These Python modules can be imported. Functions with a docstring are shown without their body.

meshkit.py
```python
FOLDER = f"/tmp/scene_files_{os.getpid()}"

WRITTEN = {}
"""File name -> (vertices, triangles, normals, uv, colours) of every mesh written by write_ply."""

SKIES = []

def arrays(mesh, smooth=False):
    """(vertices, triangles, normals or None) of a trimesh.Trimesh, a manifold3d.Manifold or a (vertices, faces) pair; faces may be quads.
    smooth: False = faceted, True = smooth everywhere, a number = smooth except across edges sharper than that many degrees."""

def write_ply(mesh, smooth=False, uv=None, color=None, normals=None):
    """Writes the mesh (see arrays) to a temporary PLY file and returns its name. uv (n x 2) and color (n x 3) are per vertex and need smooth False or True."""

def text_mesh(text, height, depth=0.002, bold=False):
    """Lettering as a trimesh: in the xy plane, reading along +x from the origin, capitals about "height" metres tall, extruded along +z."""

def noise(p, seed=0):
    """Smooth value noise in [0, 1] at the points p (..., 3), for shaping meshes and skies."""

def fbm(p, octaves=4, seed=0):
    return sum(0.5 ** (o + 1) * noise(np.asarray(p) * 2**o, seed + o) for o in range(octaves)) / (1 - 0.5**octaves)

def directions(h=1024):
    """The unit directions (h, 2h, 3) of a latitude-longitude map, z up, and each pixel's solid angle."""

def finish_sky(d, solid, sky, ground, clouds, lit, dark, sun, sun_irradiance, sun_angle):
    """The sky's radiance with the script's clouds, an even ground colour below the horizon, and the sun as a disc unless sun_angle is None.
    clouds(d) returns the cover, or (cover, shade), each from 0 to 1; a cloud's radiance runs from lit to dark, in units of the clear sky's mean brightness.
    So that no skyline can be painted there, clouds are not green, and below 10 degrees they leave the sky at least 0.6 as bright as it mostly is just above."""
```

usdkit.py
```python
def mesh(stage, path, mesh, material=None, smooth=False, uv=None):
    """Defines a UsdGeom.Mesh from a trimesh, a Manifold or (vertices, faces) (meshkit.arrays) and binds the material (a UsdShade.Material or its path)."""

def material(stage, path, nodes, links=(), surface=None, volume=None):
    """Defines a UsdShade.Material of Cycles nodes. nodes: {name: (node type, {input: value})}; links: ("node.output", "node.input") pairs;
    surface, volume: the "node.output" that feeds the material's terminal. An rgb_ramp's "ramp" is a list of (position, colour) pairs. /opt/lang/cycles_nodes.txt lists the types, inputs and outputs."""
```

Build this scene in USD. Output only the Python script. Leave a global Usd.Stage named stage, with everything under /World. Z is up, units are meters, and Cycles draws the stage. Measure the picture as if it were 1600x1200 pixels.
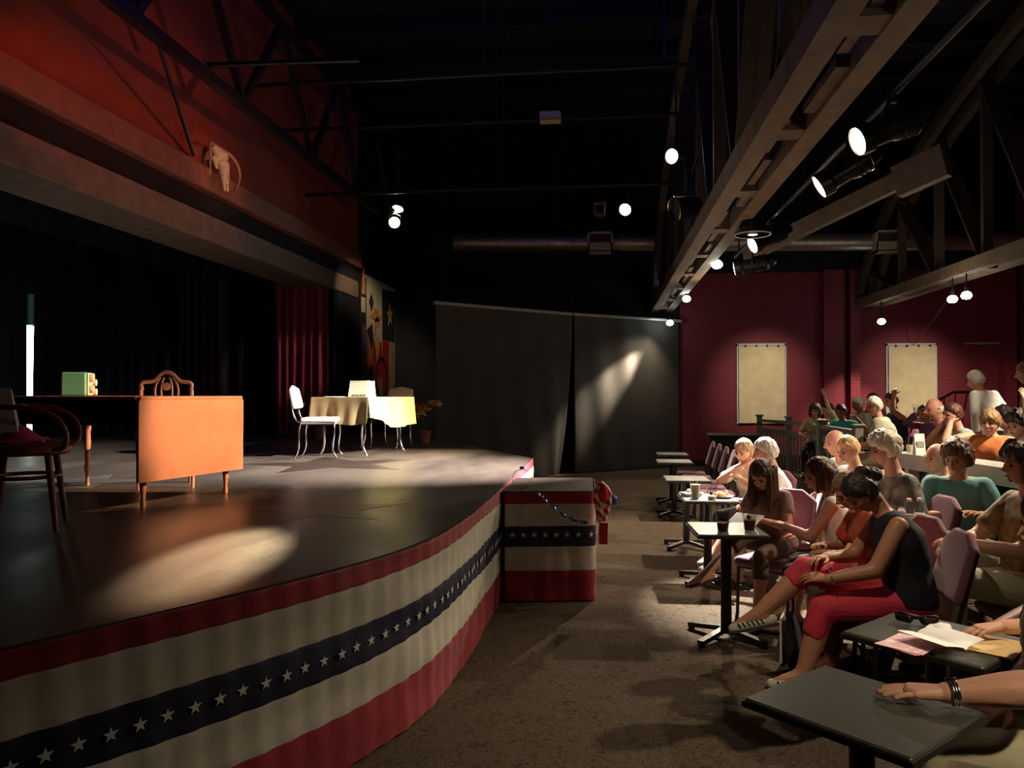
import math, numpy as np, trimesh, usdkit, meshkit
import manifold3d as m3
from manifold3d import Manifold
from shapely.geometry import Polygon
from pxr import Usd, UsdGeom, UsdLux, UsdShade, Gf, Sdf

stage = Usd.Stage.CreateInMemory()
UsdGeom.SetStageUpAxis(stage, 'Z'); UsdGeom.SetStageMetersPerUnit(stage, 1.0)
world = UsdGeom.Xform.Define(stage, '/World'); stage.SetDefaultPrim(world.GetPrim())
UsdGeom.Scope.Define(stage, '/World/Looks')
rng = np.random.default_rng(7)
PI = math.pi

# ------------------------------------------------------------------ camera
cam = UsdGeom.Camera.Define(stage, '/World/camera')
cam.CreateHorizontalApertureAttr(36.0); cam.CreateVerticalApertureAttr(27.0); cam.CreateFocalLengthAttr(27.0)
cam.CreateClippingRangeAttr(Gf.Vec2f(0.05, 200))
cam.CreateExposureAttr(0.0)
_x = UsdGeom.Xformable(cam)
_x.AddTranslateOp().Set(Gf.Vec3d(0, 0, 1.68))
_x.AddRotateXYZOp().Set(Gf.Vec3f(90 + 0.62, 0, 6.8))

# ------------------------------------------------------------------ light
K = 1.0
def spot(path, pos, target, power, color, angle=20., soft=0.5, radius=0.05):
    l = UsdLux.SphereLight.Define(stage, path)
    l.CreateRadiusAttr(radius); l.CreateNormalizeAttr(True)
    l.CreateIntensityAttr(power * K); l.CreateColorAttr(Gf.Vec3f(*color))
    sh = UsdLux.ShapingAPI.Apply(l.GetPrim()); sh.CreateShapingConeAngleAttr(angle); sh.CreateShapingConeSoftnessAttr(soft)
    p, t = np.array(pos, float), np.array(target, float)
    z = (p - t) / np.linalg.norm(p - t); up = np.array([0, 0, 1.]) if abs(z[2]) < .98 else np.array([0, 1., 0])
    x = np.cross(up, z); x /= np.linalg.norm(x); y = np.cross(z, x)
    m = Gf.Matrix4d(*x, 0, *y, 0, *z, 0, *p, 1)
    UsdGeom.Xformable(l).AddTransformOp().Set(m)
    return l
def glow(path, pos, power, color, radius=0.06):
    l = UsdLux.SphereLight.Define(stage, path); l.CreateRadiusAttr(radius); l.CreateNormalizeAttr(True)
    l.CreateIntensityAttr(power * K); l.CreateColorAttr(Gf.Vec3f(*color))
    UsdGeom.Xformable(l).AddTranslateOp().Set(Gf.Vec3d(*map(float, pos)))
    return l
WARM, HOUSE, WHITE, RED, GOLD = (1, .62, .3), (1, .8, .58), (1, .93, .84), (1, .05, .03), (1, .76, .46)
LENS = {}
SPOTS = [  # (fixture kind, fixture position, aim point, power, colour, cone half angle, softness, label)
 ('can', (1.95, 6.20, 3.62), (-3.15, 5.52, 1.46), 1100, (1, .60, .34), 9.2, .6, 'largest black spotlight can with a glowing oval lens, nearest on the pipe'),
 ('can', (1.95, 7.26, 3.55), (-2.45, 7.95, .9), 4000, (1, .91, .88), 24, 1., 'black spotlight can second along the pipe, its oval lens glowing'),
 ('can', (1.95, 10.42, 3.62), (-2.9, 9.1, 1.3), 500, GOLD, 9, .5, 'small black spotlight can third along the pipe, before the silver duct'),
 ('can', (1.95, 11.8, 3.53), (-5.4, 13.4, 2.2), 230, GOLD, 5, .7, 'farthest black spotlight can on the pipe, beside the bright white bulb'),
 ('par', (0.885, 10.176, 4.763), (-5, 8.2, 4.1), 85, (1, .22, .10), 23, 1., 'red glowing spotlight hung beside the left chord of the truss'),
 ('par', (-3.52, 12.67, 4.56), (-1.82, 3.45, .9), 4800, (1, .72, .42), 1.9, .9, 'lower bright spotlight of the pair hung above the painted banner'),
 ('par', (-3.465, 12.68, 4.79), (-4.95, 15.6, 2.75), 420, GOLD, 25, .8, 'small upper spotlight of the pair hung above the painted banner'),
 ('par', (0.337, 12.125, 4.54), (-2.7, 9.0, .9), 700, GOLD, 15, .8, 'warm glowing spotlight hung above the silver duct next to an unlit lamp'),
 ('flood', (1.62, 11.28, 3.52), (.9, 8.6, .1), 270, HOUSE, 36, .8, 'brightest white bulb fixture under the near truss, by the farthest spotlight can'),
 ('flood', (1.55, 14.7, 3.44), (1.2, 12.8, 0), 60, HOUSE, 45, .7, 'small white bulb fixture near the far end of the long truss'),
 ('flood', (1.44, 17.05, 3.20), (.60, 16.73, 2.25), 620, HOUSE, 13, 1., 'small white lamp at the top right corner of the black curtain'),
 ('flood', (5.6, 16.34, 3.12), (5.45, 17.9, .3), 110, HOUSE, 30, .9, 'single small bulb fixture hung under the far end of the right truss'),
 ('flood', (5.6, 13.15, 3.19), (3.9, 11.6, .6), 220, HOUSE, 40, .7, 'left and dimmer bulb of the bright pair under the right truss'),
 ('flood', (5.6, 12.67, 3.19), (7.5, 16.9, .4), 150, HOUSE, 28, .9, 'right and brighter bulb of the bright pair under the right truss'),
 ('pendant', (1.6, 8.52, 3.40), (1.36, 6.95, .9), 1700, WHITE, 15, .8, 'black hooded house lamp with a white rim hung between the truss chords'),
]
# lamps of the hall that hang behind and above the camera, or outside the frame
OFF = [((-.3, 2.7, 4.5), (1.3, 4.6, .7), 75, HOUSE, 13, 1.), ((4.3, 6.3, 3.7), (2.0, 4.7, .8), 230, HOUSE, 26, .9), ((5.2, 6.6, 3.8), (3.0, 7.8, 1.0), 420, HOUSE, 34, .9), ((6.2, 9.0, 3.9), (4.7, 10.3, 1.2), 650, HOUSE, 24, .9),
       ((2.25, .7, 2.95), (1.2, 2.6, .7), 62, (1, .78, .52), 20, .9), ((1.95, 2.5, 3.6), (1.32, 3.03, .75), 90, HOUSE, 8, .9), ((2.9, 7.4, 3.6), (-.9, 4.6, .4), 46, (1, .92, .66), 24, 1.),
       ((-3.1, 3.3, 4.6), (-4.95, 6.4, 4.36), 70, (1, .16, .05), 12, 1.), ((2.5, 8.6, 3.6), (2.15, 6.3, 1.1), 420, HOUSE, 17, 1.), ((1.42, 16.75, 3.06), (.75, 16.85, 1.6), 26, HOUSE, 58, 1.),
       ((.4, 3.2, 5.0), (-4.85, 9.2, 4.5), 240, (1, .50, .28), 4, .8)]
OFF += [((3.9, 13.6, 4.2), (3.6, 18, 1.75), 190, HOUSE, 17, 1.), ((7.2, 13.4, 4.2), (6.7, 18, 1.7), 170, HOUSE, 17, 1.)]
OFF.append(((5.6, 9.2, 3.9), (3.6, 10.6, 1.3), 300, HOUSE, 20, 1.))
FILL = [((1.75, 12.6, 3.1), 6, HOUSE), ((2.4, 4.6, 3.0), 1.6, HOUSE), ((5.0, 12.6, 3.0), 5, HOUSE), ((1.9, 1.6, 3.2), 3, HOUSE), ((-8.6, 5.5, 4.6), 5, (.10, .10, 1)), ((-1.2, 8.6, 7.0), 7, (.10, .10, 1))]   # bare bulbs under the trusses
for i, (p, t, w, c, a, s) in enumerate(OFF): spot(f'/World/house_light_{i:03d}', p, t, w, c, a, s)
for i, (p, w, c) in enumerate(FILL): glow(f'/World/bare_bulb_light_{i:03d}', p, w, c, .05)

# ------------------------------------------------------------------ helpers
used = {}
def uniq(parent, name):
    k = (parent, name); n = used.get(k, -1) + 1; used[k] = n
    return f'{parent}/{name}' if n == 0 else f'{parent}/{name}_{n:03d}'
def P(o): return '/World' if o is None else (o if isinstance(o, str) else str(o.GetPath()))
def tagp(pr, label=None, cat=None, group=None, kind=None):
    for k, v in (('label', label), ('category', cat), ('group', group), ('kind', kind)):
        if v: pr.SetCustomDataByKey(k, v)
    return pr
def obj(name, mesh, material, parent=None, label=None, cat=None, group=None, kind=None, smooth=35):
    path = uniq(P(parent), name)
    m = usdkit.mesh(stage, path, mesh, material='/World/Looks/' + material, smooth=smooth)
    return tagp(m.GetPrim(), label, cat, group, kind)
def struct(name, mesh, material, parent=None, smooth=False, label=None):
    return obj(name, mesh, material, parent, label=label, kind='structure' if parent is None else None, smooth=smooth)
def thing(name, label, cat, loc=(0, 0, 0), rotz=0., group=None, kind=None):
    x = UsdGeom.Xform.Define(stage, uniq('/World', name))
    x.AddTranslateOp().Set(Gf.Vec3d(*map(float, loc))); x.AddRotateZOp().Set(float(rotz))
    return tagp(x.GetPrim(), label, cat, group, kind)
def dup(src, name, label, loc, rotz=0., group=None):
    x = UsdGeom.Xform.Define(stage, uniq('/World', name))
    x.GetPrim().GetReferences().AddInternalReference(src.GetPath()); x.GetPrim().SetInstanceable(True)
    x.GetPrim().GetAttribute('xformOp:translate').Set(Gf.Vec3d(*map(float, loc)))
    x.GetPrim().GetAttribute('xformOp:rotateZ').Set(float(rotz))
    return tagp(x.GetPrim(), label, src.GetCustomDataByKey('category'), group)

LK = {}
def mat(name, col, rough=.6, metal=0., noise=None, bump=None, coords='generated', **kw):
    """noise=(scale, amount, second colour), bump=(scale, strength)"""
    nodes = {'p': ('principled_bsdf', {'base_color': col, 'roughness': rough, 'metallic': metal, **kw})}; links = []
    if noise or bump: nodes['g'] = ('geometry', {})
    if noise:
        nodes['n'] = ('noise_texture', {'scale': noise[0], 'detail': 4.0}); links.append(('g.position', 'n.vector'))
        c2 = noise[2] if len(noise) > 2 else tuple(c * (1 - noise[1]) for c in col)
        nodes['r'] = ('rgb_ramp', {'ramp': [(.3, col), (.7, c2)]}); links += [('n.fac', 'r.fac'), ('r.color', 'p.base_color')]
    if bump:
        nodes['bn'] = ('noise_texture', {'scale': bump[0], 'detail': 3.0}); nodes['b'] = ('bump', {'strength': bump[1], 'distance': .01})
        links += [('g.position', 'bn.vector'), ('bn.fac', 'b.height'), ('b.normal', 'p.normal')]
    LK[name] = usdkit.material(stage, f'/World/Looks/{name}', nodes, links, surface='p.BSDF'); return LK[name]
def emis(name, col, strength):
    LK[name] = usdkit.material(stage, f'/World/Looks/{name}', {'e': ('emission', {'color': col, 'strength': strength})}, [], surface='e.emission'); return LK[name]

def A(*a): return np.array(a, float)
def nrm(v): v = np.asarray(v, float); return v / (np.linalg.norm(v) + 1e-12)
def cat(*ms):
    ms = [m for x in ms for m in (x if isinstance(x, list) else [x])]
    return trimesh.util.concatenate(ms)
def tm(man):
    m = man.to_mesh(); return trimesh.Trimesh(m.vert_properties[:, :3], m.tri_verts, process=False)
def man(t): return Manifold(m3.Mesh(np.asarray(t.vertices, np.float32), np.asarray(t.faces, np.uint32)))
def box(cx, cy, cz, sx, sy, sz, rotz=0., bev=0.):
    if bev > 0:
        r = bev; pts = [(i * (sx / 2), j * (sy / 2), k * (sz / 2)) for i in (-1, 1) for j in (-1, 1) for k in (-1, 1)]
        v = []
        for i, j, k in pts:
            a, b, c = np.sign(i), np.sign(j), np.sign(k)
            v += [(i - a * r, j - b * r, k), (i - a * r, j, k - c * r), (i, j - b * r, k - c * r)]
        m = trimesh.convex.convex_hull(np.array(v))
    else: m = trimesh.creation.box((sx, sy, sz))
    if rotz: m.apply_transform(trimesh.transformations.rotation_matrix(math.radians(rotz), (0, 0, 1)))
    m.apply_translation((cx, cy, cz)); return m
def bx(a, b, bev=0.):
    a, b = np.minimum(a, b), np.maximum(a, b); c = (a + b) / 2; s = b - a
    return box(*c, *s, bev=bev)
def beam(p, q, w, h, up=(0, 0, 1)):
    p, q = A(*p), A(*q); d = nrm(q - p); up = A(*up)
    if abs(d @ up) > .98: up = A(0, 1, 0)
    s = nrm(np.cross(d, up)); u = np.cross(s, d)
    c = [(i * w / 2 * s + j * h / 2 * u) for i, j in ((-1, -1), (1, -1), (1, 1), (-1, 1))]
    v = np.array([p + x for x in c] + [q + x for x in c])
    f = np.array([(0, 3, 2, 1), (4, 5, 6, 7), (0, 1, 5, 4), (1, 2, 6, 5), (2, 3, 7, 6), (3, 0, 4, 7)])
    return trimesh.Trimesh(v, np.vstack([f[:, [0, 1, 2]], f[:, [0, 2, 3]]]), process=False)
def tube(pts, r, n=10, closed=False):
    p = np.asarray(pts, float); N = len(p)
    if closed: t = np.roll(p, -1, 0) - np.roll(p, 1, 0)
    else: t = np.gradient(p, axis=0)
    t /= np.linalg.norm(t, axis=1, keepdims=True) + 1e-12
    a = np.zeros_like(p); a0 = np.cross(t[0], A(0, 0, 1) if abs(t[0, 2]) < .9 else A(1, 0, 0)); a0 = nrm(a0)
    for i in range(N):
        a0 = nrm(a0 - (a0 @ t[i]) * t[i]); a[i] = a0
    b = np.cross(t, a); an = np.arange(n) * 2 * PI / n
    rr = np.broadcast_to(np.asarray(r, float), (N,))
    v = (p[:, None] + rr[:, None, None] * (np.cos(an)[None, :, None] * a[:, None] + np.sin(an)[None, :, None] * b[:, None])).reshape(-1, 3)
    f = []
    M = N if closed else N - 1
    for i in range(M):
        i2 = (i + 1) % N
        for j in range(n):
            j2 = (j + 1) % n; f += [(i * n + j, i * n + j2, i2 * n + j2), (i * n + j, i2 * n + j2, i2 * n + j)]
    if not closed:
        v = np.vstack([v, p[0], p[-1]]); c0, c1 = len(v) - 2, len(v) - 1
        for j in range(n):
            j2 = (j + 1) % n; f += [(c0, j2, j), (c1, (N - 1) * n + j, (N - 1) * n + j2)]
    return trimesh.Trimesh(v, np.array(f), process=False)
def rod(p, q, r, n=10): return tube([p, q], r, n)
def bez(pts, n=16):
    pts = np.asarray(pts, float); t = np.linspace(0, 1, n)[:, None]; k = len(pts) - 1
    return sum(math.comb(k, i) * (1 - t) ** (k - i) * t ** i * pts[i] for i in range(k + 1))
def spline(pts, n=40):
    from scipy.interpolate import CubicSpline
    pts = np.asarray(pts, float); d = np.r_[0, np.cumsum(np.linalg.norm(np.diff(pts, axis=0), axis=1))]
    return CubicSpline(d, pts)(np.linspace(0, d[-1], n))
def lathe(prof, n=20, axis_p=(0, 0, 0), axis_d=(0, 0, 1)):
    """prof: (radius, along) from one end to the other; closed with caps"""
    d = nrm(axis_d); a = nrm(np.cross(d, A(0, 0, 1) if abs(d[2]) < .9 else A(1, 0, 0))); b = np.cross(d, a)
    an = np.arange(n) * 2 * PI / n; v = []; f = []
    for r, h in prof:
        v += [A(*axis_p) + d * h + max(r, 1e-4) * (math.cos(x) * a + math.sin(x) * b) for x in an]
    N = len(prof)
    for i in range(N - 1):
        for j in range(n):
            j2 = (j + 1) % n; f += [(i * n + j, i * n + j2, (i + 1) * n + j2), (i * n + j, (i + 1) * n + j2, (i + 1) * n + j)]
    v += [A(*axis_p) + d * prof[0][1], A(*axis_p) + d * prof[-1][1]]; c0, c1 = len(v) - 2, len(v) - 1
    for j in range(n):
        j2 = (j + 1) % n; f += [(c0, j2, j), (c1, (N - 1) * n + j, (N - 1) * n + j2)]
    return trimesh.Trimesh(np.array(v), np.array(f), process=False)
def prism(poly, z0, z1):
    g = poly if isinstance(poly, Polygon) else Polygon(poly)
    m = trimesh.creation.extrude_polygon(g, z1 - z0, engine='earcut'); m.apply_translation((0, 0, z0)); return m
def xform(m, M): m = m.copy(); m.apply_transform(M); return m
def rot(m, deg, ax, pt=(0, 0, 0)): return xform(m, trimesh.transformations.rotation_matrix(math.radians(deg), ax, pt))
def mv(m, d): m = m.copy(); m.apply_translation(d); return m
def plane_prism(poly, th, origin, u, v):
    """a flat outline in the plane (u, v) at origin, given thickness along u x v"""
    m = prism(poly, 0, th); u, v = nrm(u), nrm(v); w = np.cross(u, v)
    M = np.eye(4); M[:3, 0], M[:3, 1], M[:3, 2], M[:3, 3] = u, v, w, origin
    return xform(m, M)
def star_poly(r, a0=90., k=.4):
    return [(r * (1 if i % 2 == 0 else k) * math.cos(math.radians(a0 + 36 * i)), r * (1 if i % 2 == 0 else k) * math.sin(math.radians(a0 + 36 * i))) for i in range(10)]
def sheet(G, th):
    """closed thin sheet from a grid of points G[i, j]"""
    G = np.asarray(G, float); n, m = G.shape[:2]
    du = np.gradient(G, axis=0); dv = np.gradient(G, axis=1); N = np.cross(du, dv); N /= np.linalg.norm(N, axis=2, keepdims=True) + 1e-12
    v = np.vstack([(G + N * th / 2).reshape(-1, 3), (G - N * th / 2).reshape(-1, 3)]); o = n * m; f = []
    I = lambda i, j: i * m + j
    for i in range(n - 1):
        for j in range(m - 1):
            a, b, c, d = I(i, j), I(i + 1, j), I(i + 1, j + 1), I(i, j + 1)
            f += [(a, b, c), (a, c, d), (o + a, o + c, o + b), (o + a, o + d, o + c)]
    ring = [I(i, 0) for i in range(n)] + [I(n - 1, j) for j in range(1, m)] + [I(i, m - 1) for i in range(n - 2, -1, -1)] + [I(0, j) for j in range(m - 2, 0, -1)]
    for k in range(len(ring)):
        a, b = ring[k], ring[(k + 1) % len(ring)]; f += [(a, o + a, o + b), (a, o + b, b)]
    return trimesh.Trimesh(v, np.array(f), process=False)
def sph(p, r, seg=14): return Manifold.sphere(r, seg).translate(tuple(map(float, p)))
def blob(*prs, seg=14): return Manifold.batch_hull([sph(p, r, seg) for p, r in prs])
def ell(p, s, seg=20): return Manifold.sphere(1, seg).scale(tuple(s)).translate(tuple(map(float, p)))
def union(ms): return Manifold.batch_boolean(ms, m3.OpType.Add)
def soft(man_, length=.03, it=8, rough=None):
    t = tm(man_.refine_to_length(length)); t.merge_vertices()
    trimesh.smoothing.filter_taubin(t, .5, .53, it)
    if rough:
        amp, fr, seed = rough; n = meshkit.fbm(t.vertices * fr, 3, seed) - .5
        t.vertices = t.vertices + t.vertex_normals * (n * amp)[:, None]
    return t

# ------------------------------------------------------------------ materials
mat('black_paint', (.012, .012, .016), .55, noise=(3, .4))
mat('dark_blue_black', (.006, .006, .014), .8, noise=(2, .4))
mat('wall_red', (.30, .050, .030), .75, noise=(4, .2), bump=(40, .2))
mat('beam_wood', (.19, .135, .10), .6, noise=(6, .35), bump=(25, .25))
mat('ledge_red', (.27, .105, .07), .65, noise=(6, .3))
mat('beam_dark', (.03, .022, .022), .7, noise=(6, .3))
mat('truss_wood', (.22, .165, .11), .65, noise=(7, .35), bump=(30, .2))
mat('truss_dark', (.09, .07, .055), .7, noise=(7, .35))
mat('ceiling_dark', (.010, .010, .022), .9, noise=(2, .4))
mat('pipe_black', (.03, .03, .035), .4, .6)
mat('duct_metal', (.42, .38, .33), .42, .85, noise=(9, .25))
mat('vent_paint', (.42, .36, .29), .5)
mat('vent_slot', (.12, .05, .04), .6)
mat('shade_tan', (.78, .68, .43), .85, noise=(5, .15), bump=(60, .3))
mat('window_white', (.55, .58, .65), .5)
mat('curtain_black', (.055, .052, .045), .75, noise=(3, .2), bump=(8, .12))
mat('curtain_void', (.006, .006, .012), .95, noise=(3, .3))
mat('curtain_purple', (.03, .012, .03), .9, noise=(3, .3))
mat('curtain_red', (.30, .012, .045), .8, noise=(6, .25), sheen_weight=.3)
mat('rod_grey', (.45, .42, .38), .45, .2)
mat('fabric_red', (.36, .012, .03), .55, noise=(14, .25), sheen_weight=.2)
mat('fabric_white', (.62, .58, .47), .75, noise=(10, .14))
mat('fabric_navy', (.010, .012, .045), .6, noise=(14, .3))
mat('star_white', (.66, .64, .58), .7)
mat('black_lacquer', (.012, .012, .012), .35)
mat('tabletop_grey', (.075, .08, .065), .38, noise=(60, .35))
mat('table_edge', (.02, .02, .02), .5)
mat('iron_black', (.012, .012, .014), .42, .3)
mat('plum_cloth', (.19, .055, .085), .85, noise=(50, .35), sheen_weight=.3)
mat('chair_metal', (.03, .03, .035), .35, .7)
mat('leaf_wood', (.55, .23, .115), .42, noise=(4, .25))
mat('bentwood', (.33, .075, .025), .3, noise=(8, .3), coat_weight=.4)
mat('seat_red', (.26, .035, .025), .4, noise=(8, .2))
mat('dark_wood', (.11, .05, .025), .4, noise=(5, .4))
mat('chair_wood', (.55, .25, .12), .4, noise=(8, .3))
mat('chrome', (.8, .8, .8), .12, 1.)
mat('vinyl_pink', (.72, .52, .46), .4, bump=(60, .1))
mat('vinyl_grey', (.10, .09, .085), .6)
mat('cloth_yellow', (.46, .40, .13), .8, noise=(7, .2), bump=(20, .3))
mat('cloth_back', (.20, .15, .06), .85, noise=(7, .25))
mat('mint', (.14, .46, .30), .45)
mat('cream', (.78, .72, .55), .5)
mat('paper_white', (.8, .8, .76), .7)
mat('paper_yellow', (.72, .55, .22), .7, noise=(30, .2, (.62, .42, .2)))
mat('paper_pink', (.75, .3, .38), .7, noise=(45, .3, (.8, .72, .7)))
mat('pink_fabric', (.75, .08, .14), .75)
mat('bone', (.72, .58, .40), .6, noise=(20, .3))
mat('horn', (.42, .27, .16), .5, noise=(20, .4))
mat('banner_tan', (.52, .40, .22), .8, noise=(6, .3)); mat('banner_navy', (.015, .018, .05), .8, noise=(6, .3)); mat('banner_red', (.5, .02, .03), .8, noise=(6, .25))
mat('banner_white', (.62, .55, .40), .8, noise=(8, .2)); mat('banner_skin', (.5, .24, .10), .8); mat('banner_orange', (.60, .24, .07), .8, noise=(8, .3))
mat('banner_gold', (.62, .42, .10), .8); mat('banner_black', (.02, .015, .012), .8); mat('banner_plum', (.22, .06, .12), .8, noise=(9, .4, (.1, .1, .2)))
mat('flower_orange', (.62, .16, .03), .7); mat('flower_cream', (.65, .5, .28), .7); mat('flower_red', (.5, .03, .04), .7); mat('flower_yellow', (.6, .48, .08), .7); mat('stem_green', (.05, .09, .03), .7); mat('clay', (.3, .12, .06), .7)
mat('rail_grey', (.20, .215, .20), .6, noise=(8, .2)); mat('rail_light', (.48, .48, .43), .5, noise=(8, .15))
mat('plastic_red', (.75, .02, .03), .25, coat_weight=.4); mat('plastic_white', (.85, .82, .76), .3); mat('plastic_blue', (.03, .10, .35), .25); mat('foil_blue', (.18, .36, .62), .15, .9)
mat('cola', (.16, .05, .01), .15); mat('lemonade', (.75, .68, .42), .3); mat('food_orange', (.62, .25, .08), .7); mat('plate_white', (.75, .73, .68), .4); mat('bottle_blue', (.10, .30, .75), .4)
mat('gold', (.85, .55, .18), .2, 1.); mat('silver', (.75, .75, .72), .2, 1.); mat('dark_glass', (.02, .012, .01), .12)
mat('red_print', (.52, .02, .03), .8, noise=(17, .5, (.40, .16, .05)))
mat('gold_print', (.45, .30, .10), .6, noise=(14, .5, (.06, .04, .03)))
mat('bw_print', (.28, .26, .20), .8, noise=(14, .5, (.02, .02, .022)))
mat('teal', (.10, .34, .36), .75, noise=(9, .3, (.17, .36, .33))); mat('teal_bright', (.02, .40, .34), .7); mat('teal_light', (.30, .50, .46), .75)
mat('cloth_white', (.78, .76, .72), .8, bump=(40, .2)); mat('cloth_cream', (.70, .64, .50), .8, bump=(40, .2)); mat('cloth_tan', (.50, .46, .34), .8, noise=(14, .25)); mat('cloth_black', (.006, .007, .012), .8, noise=(30, .3))
mat('cloth_navy', (.012, .014, .035), .8); mat('cloth_grey', (.36, .35, .30), .8, noise=(10, .2)); mat('cloth_orange', (.80, .26, .09), .75); mat('cloth_coral', (.58, .035, .07), .75, bump=(50, .15)); mat('cloth_khaki', (.52, .49, .33), .75, bump=(40, .15)); mat('cloth_plum', (.12, .03, .08), .8); mat('cloth_yellow', (.5, .42, .12), .8); mat('cloth_stone', (.42, .38, .27), .8, bump=(40, .2)); mat('cloth_olive', (.07, .07, .03), .8); mat('cloth_brown', (.10, .055, .035), .8); mat('cloth_mauve', (.36, .24, .22), .8, noise=(16, .3)); mat('denim', (.05, .08, .2), .8)
mat('sneaker_print', (.55, .53, .42), .7)
mat('sole_dark', (.03, .025, .03), .7); mat('sandal', (.05, .035, .03), .5); mat('shoe_white', (.7, .66, .58), .5)
for n_, c_ in dict(skin_fair=(.62, .34, .23), skin_pink=(.60, .29, .21), skin_tan=(.46, .22, .12), skin_brown=(.26, .115, .06)).items():
    mat(n_, c_, .5, subsurface_weight=.08, subsurface_radius=(.02, .008, .004), subsurface_scale=.4)
mat('lip', (.38, .10, .08), .4); mat('eye', (.02, .014, .012), .2); mat('brow', (.05, .03, .02), .8)
for n_, c_, c2 in (('hair_dark', (.014, .009, .008), (.035, .02, .014)), ('hair_brown', (.055, .026, .014), (.11, .05, .025)), ('hair_auburn', (.05, .012, .008), (.11, .03, .015)), ('hair_light', (.22, .12, .055), (.33, .2, .09)), ('hair_blond', (.50, .28, .11), (.62, .40, .19)), ('hair_white', (.78, .75, .62), (.62, .58, .46)), ('hair_grey', (.16, .14, .09), (.28, .25, .17))):
    mat(n_, c_, .5, noise=(45, .4, c2), bump=(90, .4))

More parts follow.
